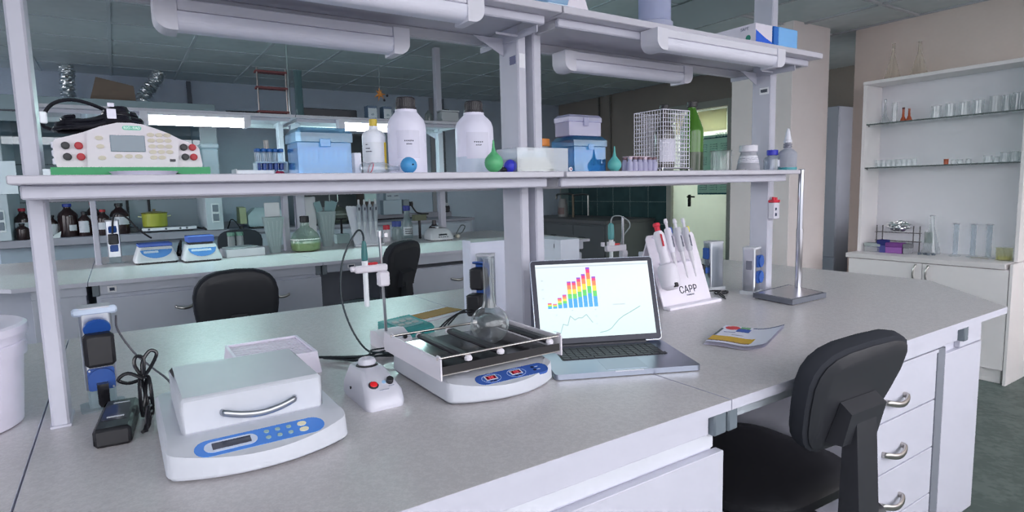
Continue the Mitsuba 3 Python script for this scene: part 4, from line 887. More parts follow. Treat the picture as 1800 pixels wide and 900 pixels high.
L1 = [(.116, .10), (.172, .07), (.200, .186), (.2375, .166), (.266, .29), (.304, .234), (.335, .26), (.366, .256), (.406, .30), (.454, .19)]
L2 = [(.51, .05), (.57, .065), (.61, .095), (.685, .21), (.735, .26), (.785, .295), (.835, .335), (.885, .375)]
def _screen(p, n, uv):
    u, v = uv.x, uv.y
    c = mikit.mix((.60, .78, .80), (.78, .86, .90), v)
    def put(c, mask, col): return dr.select(mask, mi.Color3f(col), c)
    c = put(c, (v > .955) & (v < .968), (.52, .60, .66))
    for a, h in BARS:
        i = (dr.abs(u-a) < .0165) & (v > .40)
        t = (v-.40)/h
        i &= t < 1
        col = dr.select(t < .34, mi.Color3f(.02, .35, .85), dr.select(t < .52, mi.Color3f(.10, .62, .12), dr.select(t < .70, mi.Color3f(.85, .70, .06), dr.select(t < .86, mi.Color3f(.95, .25, .10), dr.select(t < .95, mi.Color3f(.85, .06, .22), mi.Color3f(.34, .10, .62))))))
        c = dr.select(i, col, c)
    def seg(c, pts, col, w):
        for (ax, ay), (bx_, by_) in zip(pts[:-1], pts[1:]):
            dx, dy = bx_-ax, by_-ay; L = dx*dx+dy*dy*.36
            t = dr.clip(((u-ax)*dx+(v-ay)*dy*.36)/L, 0, 1)
            d = dr.sqrt(dr.square(u-ax-t*dx)+.36*dr.square(v-ay-t*dy))
            c = put(c, d < w, col)
        return c
    c = seg(c, L1, (.22, .42, .42), .0026); c = seg(c, L2, (.18, .40, .38), .0026)
    c = put(c, (dr.abs(u-.70) < .055) & (dr.abs(v-.415) < .006), (.46, .56, .60))
    for a, b in ((.05, .78), (.05, .66), (.05, .54), (.49, .36), (.49, .27), (.49, .17), (.29, .365), (.15, .31)):
        c = put(c, (dr.abs(u-a) < .008) & (dr.abs(v-b) < .006), (.50, .60, .64))
    return c*.72
sk = numbered(lp_+'__screen')
sm_ = lid(trimesh.Trimesh([[-.165, -.0004, .0215], [.165, -.0004, .0215], [.165, -.0004, .2305], [-.165, -.0004, .2305]], [[0, 1, 2], [0, 2, 3]], process=False))
scene[sk] = mikit.ply(lt.put(sm_), M('gloss', (10, 10, 12)), uv=np.array([[0, 0], [1, 0], [1, 1], [0, 1.0]]), emitter={'type': 'area', 'radiance': mikit.proc(_screen)})
labels[sk] = {'label': 'glowing screen with bar chart and two line charts'}

# brochure
br = thing('brochure', 'colourful printed brochure with curled right edge on the right worktop', 'brochure')
BC = np.array([[.311, .318], [.357, .160], [.567, .240], [.506, .398]])
def page(s0, s1, t0, t1, dz, ns=14, nt=6, round_=False):
    S_, T_ = np.meshgrid(np.linspace(s0, s1, ns), np.linspace(t0, t1, nt))
    def pos(s, t):
        p_ = (BC[0][None]*((1-s)*(1-t))[:, None] + BC[1][None]*(s*(1-t))[:, None] + BC[3][None]*((1-s)*t)[:, None] + BC[2][None]*(s*t)[:, None])
        z_ = .009 + .022*np.clip((s-.55)/.45, 0, 1)**1.6 + .003*np.sin(s*5)*(1-t) + .002*t
        return p_, z_
    s, t = S_.ravel(), T_.ravel()
    if round_:
        s = (s0+s1)/2+(s-(s0+s1)/2)*np.sqrt(np.clip(1-((t-(t0+t1)/2)/((t1-t0)/2))**2, .02, 1))
    p_, z_ = pos(s, t); V = np.vstack([np.c_[p_, z_+dz], np.c_[p_, z_+dz-.0004]]); F = []; N = ns*nt
    for j in range(nt-1):
        for i in range(ns-1):
            a = j*ns+i; F += [(a, a+1, a+ns+1), (a, a+ns+1, a+ns), (N+a, N+a+ns+1, N+a+1), (N+a, N+a+ns, N+a+ns+1)]
    return trimesh.Trimesh(V, F, process=False)
br.part('back_pages', cat(page(-.03, 1.0, -.03, 1.0, -.0075)), M('satin', (214, 212, 224)))
br.part('middle_pages', page(-.015, 1.0, -.01, 1.0, -.004), M('satin', (216, 214, 224)))
br.part('inner_pages', page(0, 1.0, 0, 1.0, -.0012), M('satin', (206, 206, 216)))
br.part('cover', page(0, 1, 0, 1, .0006), M('satin', (222, 222, 236)))
br.part('yellow_band', page(.0, .72, .12, .36, .0012), M('satin', (206, 164, 44)), label='orange yellow band'); br.part('dark_band', page(.0, .70, .085, .12, .0012), M('satin', (140, 110, 60)))
br.part('red_spot', page(.05, .30, .76, .99, .0012, round_=True), M('satin', (214, 66, 72)), label='red round spot')
br.part('blue_patch', page(.28, .50, .68, .86, .0012), M('satin', (48, 84, 170)), label='blue patch'); br.part('green_patch', page(.30, .46, .87, .98, .0012), M('satin', (110, 160, 120)))
br.part('edge_shade', page(.5, 1.0, .95, 1.0, .0012), M('satin', (116, 124, 150))); br.part('spine', page(.0, .04, .36, .80, .0012), M('satin', (84, 94, 100)))
br.part('print_line', page(.10, .30, .60, .63, .0012), M('satin', (150, 154, 190))); br.part('print_line', page(.28, .48, .47, .50, .0012), M('satin', (186, 180, 196)))

# white boxes and stand behind the laptop
wx = thing('white_box', 'plain white box standing behind the laptop beside the centre posts', 'box', (0, 0, 0))
wx.part('carton', bx(.452, .552, 1.15, 1.34, 0, .236, .002), M('satin', (206, 212, 222))); wx.part('slot', bx(.4512, .4519, 1.19, 1.194, .20, .218, 0), M('matte', (70, 78, 84)))
e2 = thing('electrode_stand', 'white electrode stand with steel rod standing behind the laptop', 'stand', (.775, 1.12, 0), 0)
e2.part('base', bx(-.05, .05, -.05, .05, 0, .03, .006), PWT); e2.part('rod', rod((-.006, 0, .03), (-.008, 0, .318), .0055, 12), M('chrome', (210, 210, 214)))
a2 = e2.part('holder', bx(-.105, .006, -.011, .011, .172, .197, .003), PWT); e2.part('sleeve', bx(-.02, .012, -.014, .014, .125, .1715, .004), PWT, under=a2)
for x_ in (-.122, -.088, -.065): e2.part('nut', cyl(.009, .197, .214, 12, x_, 0), PWT, under=a2)
e2.part('clip', bx(-.062, -.03, -.008, .008, .1975, .205, .002), M('satin', (196, 70, 70)), under=a2, label='red clip')
el2 = thing('electrode', 'pH electrode with teal head hanging in the stand behind the laptop', 'electrode', (.70, 1.12, 0))
el2.part('shaft', cat(cyl(.009, .09, .1715, 12), cyl(.010, .1975, .222, 12)), M('satin', (222, 226, 226))); el2.part('head', lathe([(0, .2225), (.012, .224), (.014, .245), (.012, .285), (.006, .292), (0, .293)], 14), M('satin', (84, 150, 150)), label='teal head')
single('electrode_cable', 'pale cable curving from the teal probe behind the laptop', 'cable', tube([(0, 0, .293), (.004, 0, .312), (.025, 0, .322), (.05, -.02, .316), (.082, -.03, .28), (.085, .03, .20), (.10, .03, .05), (.11, .03, .004)], .0028, 7, 5), M('satin', (150, 158, 160)), (.70, 1.12, 0))
for k_, (x_, z_) in enumerate(((.735, .150), (.80, .168), (.845, .166), (.895, .152))):
    single('white_vessel', ('first', 'second', 'third', 'fourth')[k_] + ' white plastic vessel from the left behind the laptop screen', 'vessel', lathe([(0, 0), (.018, 0), (.019, .004), (.019, z_-.03), (.014, z_-.022), (.014, z_), (0, z_)], 18), M('satin', (214, 216, 224)), (x_, 1.02+.02*(k_ % 2), 0))
# pipette stand
psn = thing('pipette_stand', 'white leaning pipette stand with black lettering right of the laptop', 'stand', (.578, .712, 0), 0)
ln = math.radians(20); up = lambda m: TR(TR(m, rx=-ln), 0, 0, .004)
psn.part('board', up(xz(P([(0, 0), (.262, 0), (.262, .265), (.255, .275), (.012, .275), (0, .262)]), 0, .005)), M('satin', (228, 222, 232)))
psn.part('foot_ledge', cat(bx(-.004, .285, -.030, .002, 0, .012, .003)), M('satin', (230, 226, 236)))
psn.part('back_leg', hull([(x_, y_, z_) for x_ in (.02, .24) for (y_, z_) in ((.19, 0), (.20, 0), (.098, .25), (.104, .25))]), M('satin', (210, 206, 216)))
for u_ in (.045, .092, .145, .185):
    psn.part('hook', up(bx(u_-.012, u_+.012, -.018, 0, .262, .268, .001)), M('satin', (232, 230, 240))); psn.part('hook', up(bx(u_-.012, u_+.012, -.018, 0, .160, .166, .001)), M('satin', (232, 230, 240)))
psn.part('lettering', up(TR(TR(txt('CAPP', .027, .0006), rx=PI/2), .150, -.0002, .044)), M('matte', (40, 42, 60)))
psn.part('small_lettering', up(TR(TR(txt('DENMARK', .0065, .0006), rx=PI/2), .155, -.0002, .032)), M('matte', (96, 98, 120)))
psn.part('print', up(bx(.195, .225, -.0006, 0, .165, .168, 0)), M('satin', (150, 150, 168)))
def SC(m, k):
    m = m.copy(); m.apply_scale(k); return m
def pipette(name, label, u, s0, tilt_, body, knob, accent=None, fat=False):
    t = thing(name, label, 'pipette', (.578, .712, 0), 0)
    f = lambda m: up(TR(TR(SC(m, 1 if fat else .86), ry=tilt_), u, -.056 if fat else -.037, s0+(.004 if fat else .034)))
    if fat:
        t.part('handle', f(lathe([(0, .0), (.020, .0), (.033, .010), (.036, .035), (.036, .070), (.030, .088), (.018, .095), (.017, .135), (.019, .15), (.019, .205), (.014, .215), (0, .216)], 24)), M('satin', body))
        t.part('tip_holder', f(TR(bx(-.008, .008, -.022, -.006, -.008, .008, .002), -.006, -.012, .012)), BLK)
        t.part('knob', f(cat(cyl(.010, .2165, .232, 16), cyl(.013, .2325, .246, 16, b=.002))), M('satin', knob), label='red knob')
        t.part('stripe', f(bx(-.014, -.006, -.0202, -.0185, .155, .20, 0)), M('satin', (176, 46, 60)), label='red stripe')
    else:
        t.part('handle', f(lathe([(0, .115), (.010, .115), (.014, .125), (.0165, .16), (.015, .215), (.0135, .222), (0, .222)], 18)), M('satin', body))
        t.part('shaft', f(lathe([(.002, 0), (.0035, .01), (.005, .06), (.0085, .075), (.010, .1148), (0, .1148)], 16)), M('satin', (206, 204, 210)))
        t.part('knob', f(cat(cyl(.006, .2222, .245, 14), lathe([(0, .2455), (.008, .2455), (.009, .25), (.007, .265), (0, .267)], 14))), M('satin', knob))
        t.part('ejector', f(bx(.012, .024, -.006, .006, .20, .228, .002)), M('satin', accent or (196, 196, 204)))
        t.part('scale', f(bx(-.003, .004, -.0168, -.0155, .135, .185, 0)), M('satin', (92, 94, 110)))
pipette('pipette_controller', 'thick white pipette controller with red knob on the pipette stand', .004, .055, .03, (222, 218, 228), (206, 44, 66), fat=True)
pipette('pipette', 'white micropipette with blue mark hanging beside the thick controller', .072, .062, .06, (218, 216, 226), (222, 218, 226), (70, 96, 176))
pipette('pipette', 'grey micropipette in the middle of the white pipette stand', .122, .060, .05, (188, 188, 196), (216, 214, 222))
pipette('pipette', 'grey micropipette with yellow tag at the right of the row', .168, .060, .05, (188, 188, 196), (214, 214, 222), (214, 206, 76))
# towers by the right post
t3 = tower('grey socket tower with a black plug, left one of the pair by the right post', (1.062, .86, 0), .205, w=.068, base=False, rz=-.25)
t4 = tower('grey socket tower with two blue flaps, right one of the pair by the right post', (1.103, .695, 0), .190, w=.068, base=False, rz=.25)
socket(t4, .132, x=.010); socket(t4, .068, x=.010)
for t_ in (t3, t4): t_.part('label', bx(-.0349, -.0341, .012, .036, .10, .135, 0), M('satin', (110, 112, 126)))
t3.part('side_socket', bx(-.043, -.0343, .008, .045, .13, .178, .004), BLU, label='blue socket on the side'); 
a3 = thing('power_adapter', 'black plug in adapter on the left tower by the right post', 'adapter', (1.062, .86, 0), -.25)
a3.part('body', bx(-.094, -.052, .002, .050, .045, .112, .008), BLK); a3.part('plug', bx(-.0518, -.0343, .014, .038, .07, .095, .002), BLU)
cr = thing('thin_cord', 'tangled thin black cord on the bench between the pipette stand and the socket towers', 'cord')
cr.part('run', tube([(.992, .905, .05), (.99, .89, .015), (.995, .87, .003), (.985, .87, .003), (.96, .885, .003), (.93, .90, .003), (.90, .89, .003), (.86, .85, .003)], .0026, 7, 6), BLKG)
cr.part('loop', tube([(x_-.075, y_, z_) for x_, y_, z_ in ((1.06, .80, .004), (1.10, .785, .006), (1.07, .76, .006), (1.03, .78, .005), (1.06, .81, .007), (1.11, .80, .006), (1.09, .77, .008), (1.04, .765, .006), (1.02, .735, .003), (.98, .70, .003))], .0026, 7, 6), BLKG)
cr.part('tail', tube([(.92, .72, .003), (.94, .755, .008), (.975, .775, .010), (1.01, .80, .008), (.975, .82, .010), (.92, .83, .004)], .0026, 7, 6), BLKG)
single('white_cup', 'small white cup behind the pipette stand', 'cup', lathe([(0, 0), (.030, 0), (.034, .04), (.032, .04), (.029, .004), (0, .004)], 24), M('satin', (206, 208, 216)), (1.17, 1.02, 0))
# steel rod stand
rs_ = thing('rod_stand', 'steel rod stand on a grey framed base at the right of the bench', 'stand')
rs_.part('base', hull([(x_, y_, z_) for (x_, y_) in ((1.005, .648), (.978, .468), (1.206, .470), (1.278, .672)) for z_ in (.003, .020)] + [(x_*.996+.004, y_*.99+.005, .0215) for (x_, y_) in ((1.005, .648), (.978, .468), (1.206, .470), (1.278, .672))]), M('satin', (98, 102, 112)))
ip = P([(1.016, .636), (.994, .482), (1.198, .484), (1.262, .658)])
rs_.part('tray', xy(ip, .0216, .0225), M('metal', (206, 206, 214)))
rs_.part('rod', rod((1.232, .60, .0226), (1.232, .60, .492), .0105, 20), M('chrome', (200, 202, 210)))
rs_.part('sleeve', rod((1.232, .60, .023), (1.232, .60, .26), .0128, 20), M('chrome', (206, 206, 212)))
rs_.part('tip', cyl(.0112, .4922, .496, 20, 1.232, .60), M('satin', (150, 152, 158)))
for x_, y_ in ((1.02, .49), (1.19, .49), (1.02, .63), (1.24, .65)): rs_.part('foot', cyl(.008, 0, .003, 12, x_, y_), BLK)
bcl = thing('indicator_bottle', 'tiny labelled bottle with red caps clipped on the right post', 'bottle', (1.170, .676, 0))
bcl.part('body', bx(-.018, .020, -.014, .0125, .300, .366, .003), M('satin', (206, 204, 214))); bcl.part('cap', cat(bx(-.020, .022, -.0145, .013, .3662, .376, .002), cyl(.006, .3762, .388, 12, -.006, -.002), cyl(.006, .3762, .386, 12, .010, -.002)), M('satin', (206, 40, 62)), label='red caps')
bcl.part('print', cat(bx(-.012, -.002, -.0148, -.0141, .335, .345, 0), bx(-.012, .0, -.0148, -.0141, .312, .324, 0)), M('matte', (52, 60, 84)))
# ---------------------------------------------------------------- chairs
CF = M('cloth', (52, 54, 60)); CPB = M('satin', (44, 45, 50)); CSE = M('satin', (26, 26, 30))
def chair(label, loc, rz, sz=.50, b0=.14, bh=.30, bw=.42, tilt=-.16, leather=False, nar=.16, rnd=.62, br=0.0):
    """swivel chair facing +y, origin on the floor"""
    t = thing('swivel_chair', label, 'chair', loc, rz, 'black swivel chairs')
    sm = CSE if leather else CF
    def rr(w, d, r): return rrect(-w/2, w/2, -d/2, d/2, r)
    t.part('seat', stack([(rr(.38, .37, .10), sz-.062), (rr(.435, .425, .13), sz-.045), (rr(.44, .43, .13), sz-.022), (rr(.40, .39, .11), sz-.004), (rr(.30, .29, .08), sz)]), sm)
    t.part('seat_shell', stack([(rr(.25, .25, .08), sz-.085), (rr(.40, .39, .10), sz-.063)]), CPB)
    # backrest: wide at the top, narrower below
    n = 24; out = []
    for i in range(n):
        a = 2*PI*i/n; c, s_ = math.cos(a), math.sin(a); e = rnd
        x = math.copysign(abs(c)**e, c); z = math.copysign(abs(s_)**e, s_)
        out.append((bw/2*x*(1-nar*(1-(z+1)/2)), bh/2*z))
    V = []
    for yy, sc in ((-.024, .90), (-.016, .985), (.006, 1.0), (.020, .97), (.028, .86)):
        V += [(x*sc, yy, z*sc) for x, z in out]
    bm = hull(V)
    bz = sz+b0+bh/2
    B = lambda m: TR(TR(m, rx=-tilt), 0, -.245, bz)
    t.part('backrest', B(bm), CF)
    bo = [(x*.93, -.0245, z*.93) for x, z in out] + [(x*.80, -.034, z*.80) for x, z in out]
    sh_ = t.part('back_shell', B(hull(bo)), CPB)
    t.part('bracket', B(hull([(x, y, z) for x in (-.075, .065) for (y, z) in ((-.035, .012+br), (-.035, -.095+br), (-.066, .0+br), (-.072, -.08+br))])), CPB, under=sh_)
    t.part('screw', B(TR(cyl(.006, -.068, -.060, 10), rx=PI/2).apply_translation([-.028, -.128, -.045+br])), M('metal', (190, 190, 196)), under=sh_)
    t.part('spine', hull([(x, y, z) for x in (-.042, .038) for (y, z) in ((-.30, bz-.03), (-.272, bz-.03), (-.315, sz-.03), (-.285, sz-.03), (-.30, sz-.10), (-.265, sz-.10))]), CPB)
    t.part('spine_foot', bx(-.028, .028, -.30, -.06, sz-.115, sz-.0855, .006), CPB)
    t.part('knob', TR(lathe([(0, 0), (.020, 0), (.028, .006), (.028, .032), (.022, .038), (0, .038)], 18), .030, -.295, sz-.045, ry=PI/2), CPB)
    t.part('column', cat(cyl(.026, .10, sz-.20, 16), cyl(.016, sz-.20, sz-.115, 16)), CPB)
    for i in range(5):
        a = 2*PI*i/5+.3
        l_ = t.part('leg', hull([(r*math.cos(a)-w*math.sin(a), r*math.sin(a)+w*math.cos(a), z) for (r, hw, z0, z1) in ((.0, .03, .075, .115), (.24, .016, .060, .078)) for w in (-hw, hw) for z in (z0, z1)]), CPB)
        t.part('castor', TR(TR(cyl(.026, -.018, .018, 14, b=.004), ry=PI/2, rz=a+PI/2), .232*math.cos(a), .232*math.sin(a), .0265), BLK, under=l_)
    return t
chair('black swivel chair tucked under the near bench beside the white drawers', (.335, .185, FL), -.04, sz=.52, b0=.10, bh=.29, bw=.44, tilt=-.30, leather=True, nar=.42, rnd=.60)
chair('black round backed chair seen from behind at the left of the far bench', (-.535, 2.955, FL), 0.0, sz=.44, b0=-.0, bh=.42, bw=.46, tilt=-.06, rnd=.72, br=-.09)
chair('black chair turned sideways at the far bench behind the electrode stand', (.213, 2.80, FL), .65, sz=.56, b0=.04, bh=.36, bw=.44, tilt=-.22, nar=.30)
chair('black chair in the far aisle before the white fume hood pillar', (-.07, 5.45, FL), 3.0, sz=.48, b0=.05, bh=.38, bw=.44, tilt=-.06)

# ---------------------------------------------------------------- things on the far bench
FW = M('satin', (206, 210, 214)); FBL = M('satin', (74, 106, 190))
t5 = tower('small socket tower with blue flaps at the left of the far bench', (-1.072, 4.20, 0), .30, w=.08, d=.06)
socket(t5, .235, open_=.5); socket(t5, .105)
p5 = thing('power_adapter', 'black plug in the far socket tower at the left', 'adapter', (-1.072, 4.20, 0)); p5.part('body', bx(-.03, .03, -.055, -.0125, .135, .205, .006), BLK)
single('thin_cord', 'thin black cord looping from the far socket tower to the wider heater', 'cord', tube([(-1.074, 4.132, .21), (-1.06, 4.15, .32), (-1.03, 4.13, .345), (-.98, 4.11, .31), (-.93, 4.10, .24), (-.88, 4.11, .19), (-.85, 4.12, .165)], .006, 7, 6), BLK)
def heater(label, loc, rz, w, d, h, lidh, lidw):
    t = thing('dry_block_heater', label, 'heater', loc, rz)
    t.part('body', stack([(rrect(-w/2, w/2, -d/2, d/2, .03), 0.012), (rrect(-w/2+.002, w/2-.002, -d/2+.004, d/2, .03), .03), (rrect(-w/2+.03, w/2-.03, -d/2+.05, d/2-.01, .02), h), (rrect(-w/2+.032, w/2-.032, -d/2+.052, d/2-.012, .02), h+.003)]), FW)
    t.part('base_edge', xy(rrect(-w/2+.008, w/2-.008, -d/2+.006, d/2-.008, .03), 0, .0115), BLK)
    t.part('lid', bx(-lidw/2, lidw/2, -d/2+.055, d/2-.015, h+.0035+.014*(lidh > .03), h+lidh, .004), FBL, label='blue lid')
    if lidh > .03: t.part('gap', bx(-lidw/2+.01, lidw/2-.01, -d/2+.062, d/2-.02, h+.0032, h+.0172, 0), BLK)
    dk = lambda m: TR(TR(m, rx=math.atan2(h-.03, .046)), 0, -d/2+.004, .03)
    e = affinity.scale(Point(0, 0).buffer(1, quad_segs=12).intersection(sbox(-1, -1, 1, .0)), w*.36, .062, origin=(0, 0)); e = affinity.translate(e, 0, .072)
    kp = t.part('key_panel', dk(on_panel(e, -.002, .004)), M('satin', (84, 140, 206)), label='blue half oval panel')
    t.part('display', dk(on_panel(sbox(-w*.29, .048, w*.04 if lidh < .03 else w*.22, .064), .004, .005)), M('gloss', (206, 222, 240)), under=kp)
    return t
heater('wider of the two blue lidded heaters on the far bench', (-.838, 4.05, 0), .05, .26, .24, .11, .026, .20)
heater('narrower blue lidded heater standing beside the wider one on the far bench', (-.568, 3.93, 0), .05, .24, .22, .115, .062, .165)
cdk = thing('thin_cord', 'black cords tangled between the two blue lidded heaters', 'cord')
for k_ in range(4): cdk.part('strand', tube([(-.70, 4.15+.02*k_, .02), (-.69+.006*k_, 4.12, .09+.015*k_), (-.675, 4.08+.02*k_, .13-.02*k_), (-.69, 4.04, .05), (-.66, 4.09+.01*k_, .02), (-.70+.01*k_, 4.2, .03+.01*k_)], .006, 6, 5), BLK)
tra = thing('plastic_tray', 'flat white tray with papers beside the narrower heater', 'tray', (-.275, 4.02, 0), .10)
tra.part('box', bx(-.135, .135, -.06, .12, 0, .060, .004), M('satin', (226, 230, 234))); tra.part('papers', TR(bx(-.11, .09, -.04, .10, 0, .012, .001), 0, 0, .0605, rz=.3), M('satin', (186, 204, 204)))
for k_ in range(2):
    v_ = thing('tube_bottle', ('left' if not k_ else 'right') + ' one of two white bottles with green caps behind the flat tray', 'bottle', (-.315+.062*k_, 4.30, 0))
    v_.part('body', cyl(.026, 0, .135, 18, b=.003), M('frost', (206, 216, 216))); v_.part('cap', cyl(.028, .1355, .165, 18, b=.002), M('satin', (110, 160, 140)), label='green cap')
def tip_stand(label, x, y, h):
    t = thing('pipette_tip_stand', label, 'stand', (x, y, 0))
    t.part('body', stack([(rrect(-.034, .034, -.035, .035, .01), 0), (rrect(-.034, .034, -.035, .035, .01), .03), (rrect(-.072, .072, -.05, .05, .012), h-.01), (rrect(-.074, .074, -.052, .052, .012), h)]), M('frost', (196, 212, 212)))
    t.part('ribs', cat(*[hull([(x_*q_, -.0405-.0105*(z_ > .1), z_) for x_ in (a_-.06, a_+.06) for (z_, q_) in ((.05, .036), (h-.03, .068))] + [(x_*q_, -.0425-.0105*(z_ > .1), z_) for x_ in (a_-.06, a_+.06) for (z_, q_) in ((.05, .036), (h-.03, .068))]) for a_ in (-.7, -.25, .25, .7)]), M('frost', (214, 226, 226)))
    return t
ts1 = tip_stand('white flared tip stand left of the round flask with yellow liquid', -.035, 4.12, .275); single('white_card', 'white card standing in the left flared tip stand', 'card', bx(-.055, .055, -.01, .01, .0, .11, .002), M('satin', (214, 218, 220)), (-.035, 4.13, .276))
ts2 = tip_stand('white flared tip stand right of the round flask with yellow liquid', .425, 4.30, .295)
single('white_card', 'white card standing behind the round flask on the far bench', 'card', bx(-.05, .05, -.01, .01, 0, .42, .002), M('satin', (210, 214, 216)), (.30, 4.33, 0))
for k_, (dx, a_) in enumerate(((-.05, -.25), (.02, .1), (.055, .32))):
    single('plastic_pouch', ('left', 'middle', 'right')[k_] + ' pale plastic pouch sticking up from the right flared tip stand', 'pouch', TR(bx(-.028, .028, -.004, .004, 0, .085, .002), dx, .01*k_, .296, ry=a_), M('frost', (176, 206, 208)), (.425, 4.30, 0))
fq = thing('round_flask', 'round glass flask with black stopper and yellow green liquid on the far bench', 'flask', (.175, 4.02, 0))
pr = [(0, .002), (.085, .002), (.105, .012), (.112, .04), (.112, .075), (.106, .11), (.088, .145), (.06, .172), (.036, .19), (.032, .205), (.032, .225)]
fq.part('glass', lathe(pr, 32), M('glass', (220, 236, 226))); fq.part('liquid', lathe([(0, .004), (.083, .004), (.102, .013), (.109, .04), (.109, .072), (0, .072)], 32), M('gloss', (150, 158, 96)), label='yellow green liquid')
fq.part('foam', lathe([(.1095, .068), (.1105, .073), (.1095, .08), (0, .0785)], 32), M('matte', (206, 214, 200))); fq.part('stopper', cyl(.034, .2252, .275, 18, b=.003), BLK); fq.part('mark_band', lathe([(.1122, .095), (.1125, .098), (.110, .102)], 32), M('satin', (226, 230, 226)))
ps2 = thing('pipette_stand', 'white leaning stand with four grey pipettes on the far bench', 'stand', (.60, 4.12, 0), -.05)
up2 = lambda m: TR(TR(m, rx=-math.radians(16)), 0, 0, .004)
ps2.part('board', up2(xz(P([(0, 0), (.225, 0), (.205, .33), (-.03, .345), (-.035, .33)]), 0, .008)), M('satin', (212, 216, 224)))
ps2.part('ledge', bx(-.01, .24, -.05, -.002, 0, .016, .003), M('satin', (212, 216, 222)))
for k_ in range(4):
    t = thing('pipette', ('first', 'second', 'third', 'last')[k_] + ' of four grey pipettes from the left on the far pipette stand', 'pipette', (.60, 4.12, 0), -.05)
    f = lambda m: up2(TR(TR(m, ry=.10), .035+.048*k_, -.030, .03))
    t.part('handle', f(lathe([(0, .16), (.014, .16), (.019, .20), (.019, .30), (.014, .315), (0, .315)], 14)), M('satin', (164, 172, 180))); t.part('shaft', f(lathe([(.002, 0), (.004, .02), (.010, .09), (.013, .1598), (0, .1598)], 12)), M('satin', (196, 202, 206))); t.part('knob', f(cyl(.009, .3152, .36, 12, b=.002)), M('satin', (206, 210, 212))); t.part('window', f(bx(-.006, .006, -.0215, -.0185, .26, .285, 0)), M('satin', (44, 48, 66)))
rcb = thing('reagent_bottle', 'white bottle with red cap right of the far pipette stand', 'bottle', (.965, 4.33, 0)); rcb.part('body', cyl(.034, 0, .11, 18, b=.006), M('satin', (216, 216, 222))); rcb.part('cap', cyl(.030, .1105, .15, 18, b=.003), M('satin', (196, 44, 62)), label='red cap')
bc1 = thing('reagent_bottle', 'glass jar with blue cap beside the red capped bottle', 'bottle', (1.10, 4.42, 0)); bc1.part('glass', lathe([(0, .002), (.042, .002), (.044, .006), (.044, .10), (.034, .115), (.034, .125)], 20), M('milky', (206, 220, 220))); bc1.part('cap', cyl(.042, .1252, .175, 18, b=.003), M('satin', (56, 78, 150)), label='blue cap')
bc2 = thing('reagent_bottle', 'taller clear bottle with blue cap and printed label on the far bench', 'bottle', (1.26, 4.55, 0)); bc2.part('glass', lathe([(0, .002), (.050, .002), (.053, .006), (.053, .13), (.028, .20), (.024, .26), (.026, .262)], 20), M('milky', (206, 222, 224))); bc2.part('cap', cyl(.034, .2625, .31, 18, b=.003), M('satin', (50, 62, 150)), label='blue cap'); lb_ = bc2.part('label', wrap(.0535, -1.1, .9, .03, .11, 10), M('satin', (212, 222, 224))); bc2.part('label_print', cat(*[wrap(.0545, -.8, .6, z_, z_+.008, 6, .0003) for z_ in (.045, .065, .085)]), M('matte', (110, 120, 124)), under=lb_)
ba = thing('balance', 'small pale laboratory balance at the right of the far bench', 'balance', (1.385, 4.13, 0), -.12)
ba.part('body', stack([(rrect(-.105, .105, -.10, .12, .03), .006), (rrect(-.112, .112, -.105, .125, .03), .02), (rrect(-.10, .10, -.075, .12, .03), .07), (rrect(-.075, .075, -.03, .10, .02), .105)]), FW); ba.part('foot', xy(rrect(-.10, .10, -.095, .11, .03), 0, .0055), BLK)
ba.part('pan', cat(cyl(.055, .118, .124, 24, 0, .04, b=.002), cyl(.02, .1052, .118, 14, 0, .04)), M('metal', (200, 204, 206)))
bdk = lambda m: TR(TR(m, rx=math.atan2(.05, .03)), 0, -.105, .02)
ba.part('display', bdk(on_panel(sbox(-.03, .030, .045, .044), .0, .003)), M('gloss', (44, 50, 56)))
for k_ in range(5): ba.part('key', bdk(on_panel(sbox(-.04+.02*k_, .010, -.027+.02*k_, .018), .0, .0025)), M('satin', (84, 90, 98)))
wt2 = thing('balance_weight', 'small dark olive clamp part behind the balance pan', 'clamp', (1.33, 4.42, 0)); wt2.part('post', cyl(.012, 0, .17, 12), BLK); wt2.part('head', hull([(x_, y_, z_) for x_ in (-.06, .06) for y_ in (-.03, .03) for z_ in (.17, .225)]), M('satin', (92, 98, 74)))
single('round_flask', 'small dark round flask behind the balance', 'flask', lathe([(0, 0), (.05, .01), (.062, .05), (.05, .095), (.02, .12), (.018, .16), (0, .16)], 20), M('gloss', (62, 54, 60)), (1.52, 4.50, 0))
pgd = thing('power_plug', 'white plug lying on the far bench right of the balance with grey cord', 'plug', (1.60, 4.2, 0)); pgd.part('body', TR(cyl(.018, 0, .04, 14, b=.004), 0, 0, .0185, rx=PI/2), M('satin', (216, 212, 196))); pgd.part('cord', tube([(0, .005, .018), (.03, .04, .05), (.10, .08, .11), (.16, .12, .09), (.14, .16, .03), (.06, .15, .006), (.0, .14, .006)], .005, 6, 5), M('satin', (96, 104, 108)))
ssd = thing('sample_holder', 'small white holder with a black upright behind the right tip stand', 'holder', (.62, 4.52, 0)); ssd.part('block', bx(-.06, .06, -.04, .04, 0, .085, .004), M('satin', (176, 204, 202))); ssd.part('upright', cat(bx(-.008, .008, -.006, .006, .0855, .21, 0), bx(-.05, .05, -.006, .006, .21, .222, 0)), BLK)
